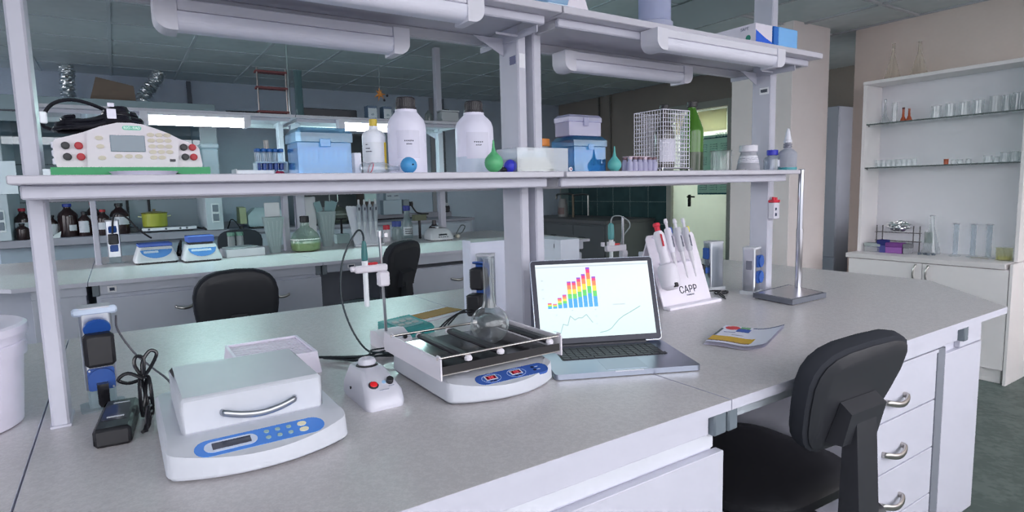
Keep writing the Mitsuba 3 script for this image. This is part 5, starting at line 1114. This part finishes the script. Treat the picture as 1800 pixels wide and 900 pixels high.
# ---------------------------------------------------------------- things on the far upper shelf
ZF = 1.0322
rsd = thing('red_rack', 'rack of red slats and thin rods on the far upper shelf', 'rack', (-0.009, 3.99, ZF))
for z_ in (.012, .185, .30): rsd.part('slat', bx(-.11, .11, -.035, .035, z_, z_+.016, .002), M('satin', (110, 48, 52)))
for x_ in (-.10, .10): rsd.part('rod', cat(rod((x_, -.03, 0), (x_, -.03, .33), .005, 8), ), M('metal', (170, 160, 156)))
rsd.part('tall_rod', rod((.118, -.02, 0), (.118, -.02, .70), .007, 10), M('chrome', (206, 210, 212))); rsd.part('foot_rod', rod((-.32, 0, .012), (-.11, 0, .016), .006, 8), BLK)
single('glass_cylinder', 'tall pale glass cylinder beside the red slatted rack', 'cylinder', lathe([(0, .002), (.040, .002), (.042, .006), (.030, .012), (.028, .25), (.030, .34), (.033, .345)], 20), M('milky', (150, 178, 182)), (0.196, 4.03, ZF))
single('flat_case', 'long dark flat case lying on the far upper shelf', 'case', bx(-.23, .21, -.06, .06, 0, .085, .006), M('satin', (62, 62, 68)), (0.468, 4.18, ZF))
for k_, (x_, w_) in enumerate(((.69, .04), (.815, .037))):
    c_ = thing('small_carton', ('left' if not k_ else 'right') + ' of two blue and white cartons on the far upper shelf', 'box', (x_*1.026+.027, 3.96, ZF)); c_.part('carton', bx(-w_, w_, -.04, .04, 0, .10, .002), M('satin', (84, 104, 128))); c_.part('front_label', bx(-w_+.004, w_-.004, -.0412, -.0402, .004, .080, 0), M('satin', (196, 204, 210))); c_.part('print', affinity_y(cyly(.014, -.0424, -.0414, 0, .05, 14)), M('satin', (150, 166, 176)))
for k_ in range(3):
    c_ = thing('vial', ('left', 'middle', 'right')[k_] + ' small vial with dark blue cap right of the blue cartons', 'vial', (.945+.032*k_, 3.96, ZF)); c_.part('glass', cyl(.012, 0, .045, 12), M('frost', (206, 214, 222))); c_.part('cap', cyl(.013, .0452, .075, 12, b=.001), M('satin', (44, 58, 100))); c_.part('band', cyl(.0124, .004, .014, 12), BLK)
wbx = thing('storage_basket', 'small grey white lidded basket at the right end of the far shelf', 'basket', (1.433, 3.96, ZF)); wbx.part('box', bx(-.085, .08, -.05, .05, 0, .085, .006), M('satin', (176, 180, 184))); wbx.part('rim', bx(-.09, .085, -.055, .055, .0855, .097, .003), M('satin', (190, 194, 198))); wbx.part('knob', bx(-.045, .0, -.02, .02, .0975, .108, .003), BLK)
single('wash_bottle', 'pale flat bottle lying left of the lidded basket on the far shelf', 'bottle', TR(lathe([(0, 0), (.03, 0), (.032, .01), (.032, .07), (.012, .09), (.010, .10), (0, .10)], 16), ry=0), M('milky', (176, 186, 186)), (1.279, 4.03, ZF))
sf = thing('paper_star', 'orange star ornament hanging on a thread above the far shelf', 'ornament', (.835, 4.0, 1.24))
om = M('satin', (206, 132, 60))
for i in range(7):
    a = 2*PI*i/7; d_ = np.array([math.cos(a)*.8, math.sin(a*2)*.5, math.sin(a)]); d_ /= np.linalg.norm(d_)
    R_ = trimesh.geometry.align_vectors([0, 0, 1], d_); sf.part('point', lathe([(.013, 0), (.0, .055)], 8).apply_transform(R_), om)
sf.part('core', trimesh.creation.icosphere(2, .018), om); sf.part('thread', rod((0, 0, .015), (.005, 0, CE-1.244), .0012, 5), M('satin', (170, 176, 176))); sf.part('bead', trimesh.creation.icosphere(2, .010).apply_translation([.055, -.02, -.012]), BLK); sf.part('bead', trimesh.creation.icosphere(2, .010).apply_translation([.028, -.02, -.05]), BLK)

# ---------------------------------------------------------------- fume hood at the back left
HD = M('satin', (186, 198, 206)); HIN = M('satin', (140, 150, 160)); HC = M('satin', (150, 150, 162))
fh = thing('fume_hood', 'wide open fume hood with bottles and aluminium exhaust ducts at the back left', 'fume hood')
fh.part('base', bx(-1.95, -.08, 6.30, 7.08, FL+.08, .02), M('satin', (150, 164, 178))); fh.part('plinth', bx(-1.9, -.12, 6.38, 7.05, FL, FL+.08), GS)
fh.part('counter', bx(-1.98, -.05, 6.20, 7.08, .0205, .092, .004), HC)
fh.part('back_panel', bx(-1.90, -.25, 6.98, 7.0, .0925, 1.25), HIN)
for z_ in (.42, .80): fh.part('seam', bx(-1.90, -.25, 6.974, 6.9795, z_, z_+.012, 0), M('satin', (92, 100, 108)))
for x_ in (-.935, -.735): fh.part('pipe', rod((x_, 6.95, .15), (x_, 6.95, 1.25), .012, 8), BLK)
for x0, x1 in ((-1.99, -1.84), (-.265, -.105)):
    c_ = fh.part('pillar', bx(x0, x1, 6.18, 7.0, .0925, 1.25, .004), HD)
    pl_ = fh.part('socket_plate', bx(x0+.05, x1-.03, 6.174, 6.1795, .17, .37, .003), M('satin', (214, 222, 226)), under=c_)
    for z_ in (.225, .318): fh.part('socket', bx(x0+.062, x1-.042, 6.168, 6.1735, z_-.036, z_+.036, .004), M('satin', (110, 122, 134)), under=c_)
fh.part('sash', bx(-1.84, -.265, 6.20, 6.206, .95, 1.25, .001), M('clear', (214, 226, 230))); fh.part('top', bx(-1.99, -.105, 6.18, 7.0, 1.2505, 1.33, .004), HD); fh.part('header', bx(-1.99, -.105, 6.165, 6.1795, 1.15, 1.38, .003), M('satin', (150, 170, 176))); fh.part('header_lip', bx(-1.99, -.105, 6.155, 6.1645, 1.235, 1.25, 0), M('satin', (82, 90, 98)))
single('wall_notice', 'white paper sheet on the left fume hood pillar seen beside the near left post', 'paper', bx(-.10, .06, 0, .003, 0, .29, 0), M('satin', (232, 242, 250)), (-1.815, 6.160, .51))
def duct(label, pts, r):
    S_ = spline(pts, 10); t = thing('exhaust_duct', label, 'duct')
    m = tube(S_, r, 15); v = m.vertices; rg = np.random.default_rng(len(label))
    nrm = np.array(m.vertex_normals); seg = np.minimum(np.arange(len(v))//15, len(S_)-1)
    wob = .010*(seg % 2) + .020*(rg.random(len(v))-.5)
    m.vertices = v+nrm*wob[:, None]
    t.one(m, 'mat_foil', smooth=False)
duct('crumpled aluminium exhaust duct rising straight from the fume hood', [(-1.34, 6.6, 1.345), (-1.34, 6.6, 1.42), (-1.335, 6.6, 1.55), (-1.33, 6.6, 1.66), (-1.33, 6.6, CE-.004)], .055)
duct('crumpled aluminium exhaust duct bending to the right above the hood', [(-.73, 6.6, 1.345), (-.73, 6.6, 1.40), (-.70, 6.6, 1.50), (-.63, 6.6, 1.60), (-.57, 6.6, 1.69), (-.55, 6.6, CE-.004)], .055)
single('cardboard_sheet', 'brown cardboard sheet leaning on top of the fume hood', 'cardboard', xz(P([(-.19, 0), (.20, 0), (.185, .20), (-.115, .265)]), 0, .008), M('matte', (134, 118, 106)), (-.985, 6.25, 1.3305))
dg_ = M('gloss', (44, 30, 32)); WL = M('satin', (206, 208, 216))
def dark_bottle(label, x, y, r, h, capc, lab=None, z=.0925, green=False):
    t = thing('reagent_bottle', label, 'bottle', (x, y, z))
    t.part('glass', lathe([(0, 0), (r-.006, 0), (r, .008), (r, h*.62), (r*.85, h*.72), (r*.45, h*.82), (r*.36, h*.86), (r*.36, h*.90), (0, h*.90)], 20), dg_)
    t.part('cap', cyl(r*.45, h*.9005, h, 16, b=.003), M('satin', capc))
    if lab: t.part('label', wrap(r+.0005, lab[2], lab[3], h*lab[0], h*lab[1], 10), WL, label='white label')
    return t
dark_bottle('large brown bottle with blue cap in the fume hood', -1.435, 6.42, .082, .315, (48, 66, 150), (.18, .36, .1, .9))
dark_bottle('small brown bottle with dark cap and white label beside the blue capped one', -1.305, 6.36, .052, .235, (34, 34, 42), (.15, .62, -1.1, .7))
dark_bottle('brown bottle with red brown cap behind the thin far post', -1.235, 6.55, .062, .325, (150, 70, 56), (.42, .6, -1.0, .4))
dark_bottle('brown bottle with bright red cap right of the thin far post', -1.155, 6.36, .056, .25, (180, 50, 56), (.22, .5, -1.2, 1.2))
dark_bottle('wide brown bottle with dark cap and large white label in the fume hood', -1.018, 6.45, .082, .305, (34, 36, 40), (.30, .56, -1.3, 1.2))
dark_bottle('brown bottle with red cap and white label left of the near left post', -1.775, 6.41, .062, .285, (170, 44, 62), (.34, .54, -1.2, .9))
dark_bottle('short brown bottle at the front left in the fume hood', -1.77, 6.255, .05, .15, (40, 40, 44))
dark_bottle('grey labelled bottle just right of the near left post', -1.565, 6.45, .05, .21, (34, 34, 38), (.1, .6, -1.4, 1.4))
single('white_scoop', 'small white scoop lying on the hood counter', 'scoop', hull([(x_, y_, z_) for (x_, y_, z_) in ((-.03, 0, 0), (.05, 0, 0), (.06, .03, .06), (-.02, .03, .01), (.05, .06, .02))]), M('satin', (216, 224, 226)), (-1.55, 6.28, .0925))
hp = thing('hot_plate', 'long silver hot plate in the fume hood under the yellow pot', 'hot plate', (-.60, 6.42, .0925)); hp.part('body', bx(-.245, .255, -.10, .14, .012, .052, .006), M('metal', (196, 206, 212)))
for x_ in (-.2, .2): hp.part('foot', bx(x_-.02, x_+.02, -.05, .08, 0, .0118, .002), BLK)
for x_ in (-.18, -.03, .10, .16): hp.part('knob', cyly(.010, -.112, -.1002, x_, .032, 12), M('satin', (70, 76, 84)))
po = thing('cooking_pot', 'yellow green enamel pot with lid on the hot plate', 'pot', (-.715, 6.45, .145)); po.part('body', lathe([(0, 0), (.10, 0), (.112, .008), (.114, .135), (.118, .138), (.112, .14)], 32), M('gloss', (172, 176, 70))); lid_ = po.part('lid', lathe([(.118, .141), (.12, .146), (.07, .158), (0, .162)], 32), M('gloss', (120, 116, 52))); po.part('knob', lathe([(.006, .1625), (.016, .172), (.012, .182), (0, .184)], 14), M('satin', (112, 96, 60)), under=lid_)
for s_ in (-1, 1): po.part('handle', tube([(s_*.113, -.03, .105), (s_*.14, -.02, .11), (s_*.14, .02, .11), (s_*.113, .03, .105)], .007, 8, 4), M('satin', (206, 206, 170)))
cbh = thing('thin_cord', 'black cord with plug lying at the right end of the hot plate', 'cord'); cbh.part('run', tube([(-.345, 6.43, .12), (-.30, 6.36, .11), (-.285, 6.31, .115), (-.278, 6.26, .105), (-.275, 6.22, .103)], .010, 7, 5), BLK)
single('black_box', 'flat black transformer box left of the hot plate', 'box', bx(-.10, .10, -.07, .08, 0, .055, .004), M('satin', (54, 56, 62)), (-.965, 6.62, .0925))
# wall counter to the right of the hood
wc2 = thing('wall_counter', 'grey wall counter running right of the fume hood', 'counter'); wc2.part('top', bx(-.045, 3.05, 6.38, 7.09, .03, .066, .003), HC); wc2.part('front', bx(-.04, 3.04, 6.44, 7.08, FL+.08, .0295), M('satin', (170, 180, 192))); wc2.part('plinth', bx(-.03, 3.0, 6.5, 7.06, FL, FL+.08), GS); wc2.part('upstand', bx(-.045, 3.05, 7.06, 7.09, .0665, .14, .002), HC)
for k_ in range(3): wc2.part('door', bx(.02+1.0*k_, 1.0+1.0*k_, 6.42, 6.4395, FL+.1, .0, .002), M('satin', (176, 186, 198)))
cen_ = thing('centrifuge', 'rounded pale centrifuge with blue badge on the wall counter', 'centrifuge', (.36, 6.62, .067)); cen_.part('body', hull([(x_, y_, z_) for (x_, y_) in ((-.17, -.12), (.22, -.12), (.22, .16), (-.17, .16)) for z_ in (.05, .15)] + [(x_, y_, .235) for x_ in (-.08, .17) for y_ in (-.06, .12)] + [(x_, y_, .02) for x_ in (-.15, .2) for y_ in (-.1, .14)]), M('satin', (182, 204, 210)))
cen_.part('lid', hull([(x_, y_, z_) for x_ in (-.25, -.18) for (y_, z_) in ((-.10, .06), (.12, .06), (-.08, .24), (.10, .25))]), M('satin', (164, 172, 130))); cen_.part('foot', bx(-.13, .18, -.09, .12, 0, .0198, .003), BLK)
cen_.part('badge', affinity_y(cyly(.075, -.1215, -.120, .08, .0, 20)).apply_translation([0, 0, .145]), M('satin', (70, 104, 176)), label='blue badge'); cen_.part('display', bx(.05, .12, -.1235, -.122, .14, .155, 0), M('gloss', (30, 40, 90)))
wcx = thing('power_plug', 'black plug and cord behind the centrifuge', 'plug', (.13, 6.60, .067)); wcx.part('body', bx(-.02, .02, -.015, .015, 0, .03, .004), BLK); wcx.part('cord', tube([(-.02, 0, .02), (-.06, .01, .09), (-.10, .02, .11), (-.12, .05, .05), (-.13, .1, .006)], .006, 6, 5), BLK)
dh = thing('fume_hood', 'smaller dark fume hood with metal frame on the wall counter', 'fume hood'); DKM = M('satin', (66, 72, 78))
dh.part('back', bx(.76, 1.62, 7.0, 7.03, .067, 1.12), DKM); dh.part('side', bx(.74, .76, 6.42, 7.03, .067, 1.12), M('satin', (120, 128, 136))); dh.part('side', bx(1.62, 1.645, 6.42, 7.03, .067, 1.12), M('satin', (110, 100, 96))); dh.part('top', bx(.74, 1.645, 6.42, 7.03, 1.1205, 1.15), DKM); dh.part('inner_floor', bx(.76, 1.62, 6.43, 7.0, .067, .075), DKM); dh.part('ceiling_panel', bx(.76, 1.62, 6.42, 6.44, .62, 1.12), M('gloss', (56, 62, 68)))
dh.part('frame_wire', tube([(1.13, 6.55, .62), (1.13, 6.55, .34), (1.15, 6.55, .32), (1.21, 6.55, .32), (1.23, 6.55, .34), (1.23, 6.55, .62)], .007, 7), M('metal', (196, 200, 200)))
vac = thing('glass_desiccator', 'round dark glass vessel standing in the small dark hood', 'vessel', (1.28, 6.70, .0755)); vac.part('body', lathe([(0, 0), (.08, 0), (.11, .03), (.115, .10), (.12, .105), (.11, .15), (.05, .19), (.02, .20), (.02, .22), (0, .22)], 24), M('gloss', (92, 98, 92))); vac.part('rim', lathe([(.1205, .095), (.126, .10), (.126, .11), (.1205, .115)], 24), M('satin', (150, 156, 150)))
single('carton_box', 'grey carton standing at the left in the small dark hood', 'box', bx(-.12, .10, -.08, .08, 0, .20, .003), M('satin', (120, 122, 126)), (1.0, 6.72, .0755))
cbx = thing('control_box', 'small pale controller with dark display on the hood frame', 'controller', (1.60, 6.40, .33)); cbx.part('body', bx(-.085, .06, -.03, .015, 0, .20, .005), M('satin', (176, 200, 200))); cbx.part('display', bx(-.06, -.005, -.032, -.0302, .135, .155, 0), M('gloss', (40, 50, 60))); cbx.part('knob', cyly(.010, -.038, -.0302, .035, .155, 12), BLK)
wbz = thing('wall_box', 'white distribution box on the back wall behind the near bottles', 'box', (2.12, 7.0, .13)); wbz.part('body', bx(-.14, .13, -.02, .095, 0, .20, .006), M('satin', (190, 206, 218))); wbz.part('notice', bx(-.09, .11, -.0, .095, .202, .46, .002), M('satin', (200, 212, 222))); wbz.part('notice_print', cat(*[bx(x_, x_+.06, -.0012, -.0002, z_, z_+.012, 0) for x_ in (-.07, .03) for z_ in (.25, .37)]), M('matte', (96, 104, 124)))
wsk = thing('wall_socket', 'grey socket box with black plugs on the back wall', 'socket', (2.34, 7.0, .14)); wsk.part('plate', bx(-.06, .03, 0, .095, .0, .19, .005), M('satin', (150, 158, 166))); wsk.part('plug', bx(.032, .075, -.02, .03, .10, .16, .006), BLK); wsk.part('cord', tube([(.055, 0, .12), (.08, -.02, .06), (.12, -.03, .01), (.20, -.03, -.015), (.30, -.03, -.02)], .010, 6, 5), BLK)
single('thin_cord', 'black cord lying along the back of the wall counter', 'cord', tube([(1.75, 6.95, .078), (1.95, 6.93, .076), (2.15, 6.95, .08), (2.4, 6.94, .077), (2.6, 6.93, .076)], .008, 6, 5), BLK)
for k_, (x_, w_, c_) in enumerate(((2.80, .03, (150, 152, 158)), (2.98, .02, (110, 116, 126)))):
    single('cable_conduit', ('wider' if not k_ else 'narrower') + ' vertical cable conduit on the back wall', 'conduit', bx(x_-w_, x_+w_, 7.07, 7.098, .145, CE-.004, .003), M('satin', c_))
single('cable_conduit', 'dark vertical conduit on the wall above the fume hood', 'conduit', bx(-.26, -.215, 7.06, 7.098, 1.34, CE-.004, .003), M('satin', (92, 100, 112)))
wks = thing('wall_socket', 'white socket with a dark plug above the far balance', 'socket', (2.93, 7.0, .16)); wks.part('plate', bx(-.07, .06, .03, .095, .0, .10, .004), M('satin', (196, 200, 204))); wks.part('plug', bx(-.03, .05, -.04, .0295, -.03, .06, .01), M('satin', (52, 50, 56)))
single('storage_box', 'dim grey box at the right end of the wall counter', 'box', bx(-.16, .20, -.15, .1, 0, .28, .004), M('satin', (112, 116, 124)), (3.75, 6.9, FL+.86)) if False else None
# ---------------------------------------------------------------- sink counter before the green tiles
sk_ = thing('sink_counter', 'dim grey sink counter before the green tiled wall', 'counter')
sk_.part('top', bx(4.17, 5.085, 4.98, 7.05, -.045, 0, .003), M('satin', (112, 112, 116))); sk_.part('carcass', bx(4.22, 5.08, 5.02, 7.02, FL+.08, -.0455), M('satin', (112, 116, 120))); sk_.part('plinth', bx(4.28, 5.06, 5.1, 7.0, FL, FL+.08), GS)
for y0, y1 in ((5.04, 5.66), (5.67, 6.3), (6.31, 7.0)):
    d_ = sk_.part('door', bx(4.20, 4.2195, y0, y1, FL+.1, -.075, .002), M('satin', (112, 116, 120))); sk_.part('handle', bx(4.18, 4.1995, (y0+y1)/2+.06, (y0+y1)/2+.18, -.245, -.23, .002), M('satin', (64, 68, 72)), under=d_)
sk_.part('end_panel', bx(4.22, 5.08, 5.0, 5.0195, FL+.02, -.0455), M('satin', (128, 132, 134)))
fa_ = thing('faucet', 'tall thin swan neck faucet at the sink', 'faucet', (4.6, 6.15, 0)); mg = M('metal', (150, 152, 148))
fa_.part('riser', rod((0, 0, 0), (0, 0, .34), .018, 10), M('satin', (120, 108, 90))); fa_.part('spout', tube([(0, 0, .30), (0, 0, .33), (-.03, .08, .345), (-.06, .20, .345), (-.07, .30, .335), (-.07, .31, .27)], .013, 8, 5), mg); fa_.part('drain_arm', tube([(0, 0, .32), (.03, -.12, .335), (.05, -.26, .33), (.05, -.28, .28), (.05, -.28, .03)], .013, 8, 5), mg)
dt = thing('detergent_bottle', 'white bottle with printed label standing by the faucet', 'bottle', (4.62, 6.42, 0)); dt.part('body', lathe([(0, 0), (.07, 0), (.075, .01), (.072, .18), (.055, .24), (.05, .27), (0, .27)], 20), M('satin', (150, 150, 150))); dt.part('label', wrap(.0765, -2.6, -.4, .04, .14, 12), M('satin', (130, 108, 108)))
# ---------------------------------------------------------------- glassware cabinet at the right wall
CW = M('satin', (234, 230, 230)); CY0, CY1 = .54, 1.47
cab = thing('glass_cabinet', 'white cabinet with glass shelves and two doors at the right wall', 'cabinet')
cab.part('base', bx(3.322, 3.655, CY0, CY1, FL+.085, -.100), CW); cab.part('plinth', bx(3.335, 3.65, CY0+.02, CY1-.01, FL, FL+.085), CW)
cab.part('counter', bx(3.285, 3.655, CY0+.018, CY1+.012, -.0995, -.066, .003), M('satin', (220, 216, 216)))
for y0, y1, s_ in ((CY0+.004, .996, 1), (1.0, CY1-.004, -1)):
    d_ = cab.part('door', bx(3.303, 3.3215, y0, y1, FL+.09, -.104, .001), CW); hy = (.996-.035) if s_ > 0 else 1.0+.035
    cab.part('handle', TR(TR(handle_arc(.115, .018, .0045), ry=PI/2), 3.303, hy, -.172, rz=-PI/2), HM, under=d_, label='brushed arched handle')
cab.part('side', bx(3.42, 3.655, CY0, CY0+.020, -.0655, 1.105), CW); cab.part('side', bx(3.42, 3.655, CY1-.022, CY1, -.0655, 1.105), CW); cab.part('side_base', bx(3.300, 3.655, CY0-.017, CY0-.0005, FL+.0, -.066), CW)
cab.part('back', bx(3.640, 3.655, CY0+.02, CY1-.022, -.0655, 1.105), M('satin', (230, 229, 234))); cab.part('top', bx(3.415, 3.655, CY0-.004, CY1+.002, 1.1055, 1.128), CW)
GLS = M('clear', (186, 206, 200)); ZS1, ZS2 = .835, .532
for z_ in (ZS1, ZS2):
    g_ = cab.part('shelf', bx(3.436, 3.639, CY0+.021, CY1-.023, z_-.008, z_, 0), GLS, smooth=False, label='glass shelf'); cab.part('shelf_edge', bx(3.4335, 3.4358, CY0+.021, CY1-.023, z_-.008, z_, 0), M('satin', (70, 82, 82)), under=g_)
    for y_ in (CY0+.026, CY1-.028): cab.part('shelf_pin', TR(cyl(.004, -.006, .006, 8), 3.46, y_, z_-.0125), M('metal', (120, 120, 120)), under=g_)
CG = M('glass', (244, 247, 247)); CG2 = M('milky', (244, 246, 247))
def gware(name, label, cat_, y, x, z, prof, mat=CG, group=None, rim=None):
    t = thing(name, label, cat_, (x, y, z), 0, group); t.part('glass', lathe(prof, 22), mat)
    if rim: t.part('rim', lathe([(rim[0]-.0012, rim[1]-.003), (rim[0]+.0012, rim[1]-.0015), (rim[0], rim[1]), (rim[0]-.0024, rim[1]-.001)], 22), M('chrome', (232, 234, 236)), label='bright glass rim')
    return t
def beaker(r, h): return [(0, .001), (r-.003, .001), (r, .004), (r, h-.004), (r+.002, h), (r+.0014, h)]
def conical(r, h, rn=.012): return [(0, .001), (r-.003, .001), (r, .004), (r, .010), (rn, h*.72), (rn, h-.004), (rn+.003, h), (rn+.002, h)]
for k_, (y_, r_, h_) in enumerate(((1.335, .050, .245), (1.170, .052, .225))):
    gware('conical_flask', ('left' if not k_ else 'right') + ' of two large conical flasks on top of the cabinet', 'flask', y_, 3.53, 1.1285, conical(r_, h_, .010), M('glass', (250, 248, 242)), rim=(.012, h_) if k_ else None)
# top glass shelf
gware('volumetric_flask', 'slim flask with bright rim at the left end of the top glass shelf', 'flask', 1.385, 3.56, ZS1, [(0, .001), (.028, .001), (.03, .01), (.026, .03), (.008, .07), (.007, .165), (.010, .172), (.009, .172)], CG, rim=(.010, .173))
gware('glass_cylinder', 'narrow glass cylinder left of the two orange tubes', 'cylinder', 1.318, 3.55, ZS1, [(0, .001), (.016, .001), (.017, .004), (.017, .135), (.018, .138)], CG)
for k_, y_ in enumerate((1.262, 1.225)):
    t = gware('amber_flask', ('left' if not k_ else 'right') + ' of two amber glass tubes on the top glass shelf', 'flask', y_, 3.55, ZS1, [(0, .001), (.015, .003), (.018, .012), (.012, .03), (.007, .04), (.007, .085), (.008, .088), (.0075, .088)], M('gloss', (176, 84, 52))); t.part('mouth', cyl(.0082, .0882, .10-.012*k_, 14), M('satin', (90, 40, 30)))
for k_, (y_, r_, h_) in enumerate(((1.062, .028, .085), (.982, .028, .09), (.905, .028, .09), (.828, .029, .092), (.742, .030, .105), (.684, .020, .105), (.624, .034, .11))):
    gware('glass_beaker', ('first', 'second', 'third', 'fourth', 'fifth', 'sixth', 'last')[k_] + ' glass beaker from the left on the top glass shelf', 'beaker', y_, 3.55, ZS1, beaker(r_, h_), CG2 if k_ in (4,) else CG, 'beakers on the top glass shelf')
# lower glass shelf
for k_ in range(8):
    gware('small_beaker', ('first', 'second', 'third', 'fourth', 'fifth', 'sixth', 'seventh', 'eighth')[k_] + ' small clear beaker from the left on the lower glass shelf', 'beaker', 1.405-.033*k_, 3.54, ZS2, beaker(.015, .050), CG, 'small beakers on the lower glass shelf')
gware('amber_beaker', 'tiny amber glass beaker in the middle of the lower glass shelf', 'beaker', .982, 3.53, ZS2, beaker(.013, .036), M('gloss', (176, 80, 44)))
for k_, y_ in enumerate((.940, .905, .858)): gware('weighing_dish', ('left', 'middle', 'right')[k_] + ' small glass dish just right of the tiny amber beaker', 'dish', y_, 3.53, ZS2, beaker(.015, .030), CG, 'small dishes by the amber beaker')
for k_, (y_, r_, h_) in enumerate(((.757, .022, .045), (.712, .018, .035), (.672, .022, .060), (.625, .022, .062), (.582, .018, .055))): gware('weighing_bottle', ('first', 'second', 'third', 'fourth', 'last')[k_] + ' low glass jar of the row at the right end of the lower shelf', 'jar', y_, 3.53, ZS2, beaker(r_, h_), CG, 'low jars at the right of the lower shelf')
# cabinet counter
ZC = -.0655
wrk = thing('wire_rack', 'dark metal tube rack holding crumpled foil on the cabinet counter', 'rack', (3.55, 1.262, ZC)); dkm = M('satin', (84, 80, 82))
for y_ in (.14, .10, -.10, -.14): wrk.part('upright', rod((.0, y_, 0), (0, y_, .185), .0035, 7), dkm)
for z_ in (.075, .135): wrk.part('rail', cat(bx(-.02, .02, -.145, .145, z_, z_+.003, 0)), dkm)
fo = trimesh.creation.icosphere(3, 1.0); v_ = fo.vertices*np.array([.028, .070, .036]); v_ *= (1+.9*(meshkit.fbm(fo.vertices*3.2+5, 3)[:, None]-.5)); fo = trimesh.Trimesh(v_, fo.faces, process=False)
single('foil_lump', 'crumpled aluminium foil lying on the tube rack', 'foil', TR(fo, 3.55, 1.26, ZC+.184), 'mat_foil', smooth=False)
for k_, (y_, w_, h_, c_, n_) in enumerate(((1.375, .055, .062, (196, 206, 206), 'clear plastic box with pale lid at the left of the cabinet counter'), (1.315, .030, .088, (62, 66, 140), 'dark blue box left of the purple one on the cabinet counter'), (1.235, .055, .072, (148, 88, 168), 'purple tube box on the cabinet counter'), (1.155, .022, .07, (150, 150, 156), 'grey box right of the purple tube box'))):
    b_ = thing('tube_box', n_, 'box', (3.465, y_, ZC)); b_.part('base', bx(-.03, .03, -w_+.002, w_-.002, 0, h_*.6, .003), M('satin', c_) if k_ else CG2); b_.part('lid', bx(-.0315, .0315, -w_, w_, h_*.6+.0005, h_, .003), M('frost', tuple(min(255, a+16) for a in c_)))
gware('conical_flask', 'large clear conical flask on the cabinet counter', 'flask', 1.055, 3.56, ZC, conical(.055, .26, .014), CG, rim=(.017, .262)).part('marking', wrap(.0395, -2.6, -1.0, .075, .15, 12), M('glass', (226, 232, 228)))
for k_ in range(4): single('rubber_stopper', ('first', 'second', 'third', 'fourth')[k_] + ' grey rubber stopper before the large conical flask', 'stopper', lathe([(0, 0), (.010, 0), (.012, .014), (0, .014)], 14), M('satin', (104, 112, 124)), (3.47+.012*(k_ % 2), 1.085-.026*k_, ZC), group='rubber stoppers on the cabinet counter')
for k_, y_ in enumerate((.902, .806, .722)):
    t = thing('glass_cylinder', ('left', 'middle', 'right')[k_] + ' of three slim measuring cylinders on the cabinet counter', 'cylinder', (3.53, y_, ZC), 0, 'measuring cylinders in the cabinet'); t.part('tube', lathe([(.0, .012), (.013, .012), (.014, .02), (.014, .205), (.019, .214), (.0185, .215)], 22), M('glass', (236, 242, 246))); t.part('foot', lathe([(0, 0), (.033, 0), (.033, .006), (.012, .0115), (0, .0115)], 22), CG2); t.part('rim', lathe([(.015, .208), (.021, .213), (.021, .216), (.016, .2165)], 22), M('chrome', (232, 234, 236)), label='bright glass rim')
by = gware('glass_beaker', 'yellowish glass beaker at the right end of the cabinet counter', 'beaker', .632, 3.50, ZC, beaker(.042, .075), M('glass', (240, 240, 214))); by.part('contents', lathe([(0, .004), (.037, .004), (.037, .022), (0, .020)], 20), M('gloss', (196, 192, 130)), label='yellowish contents')
single('glass_rod', 'thin bent glass piece lying beside the yellowish beaker', 'glassware', tube([(3.46, .79, ZC+.006), (3.46, .74, ZC+.008), (3.47, .70, ZC+.005)], .004, 7, 4), M('gloss', (150, 150, 140)))
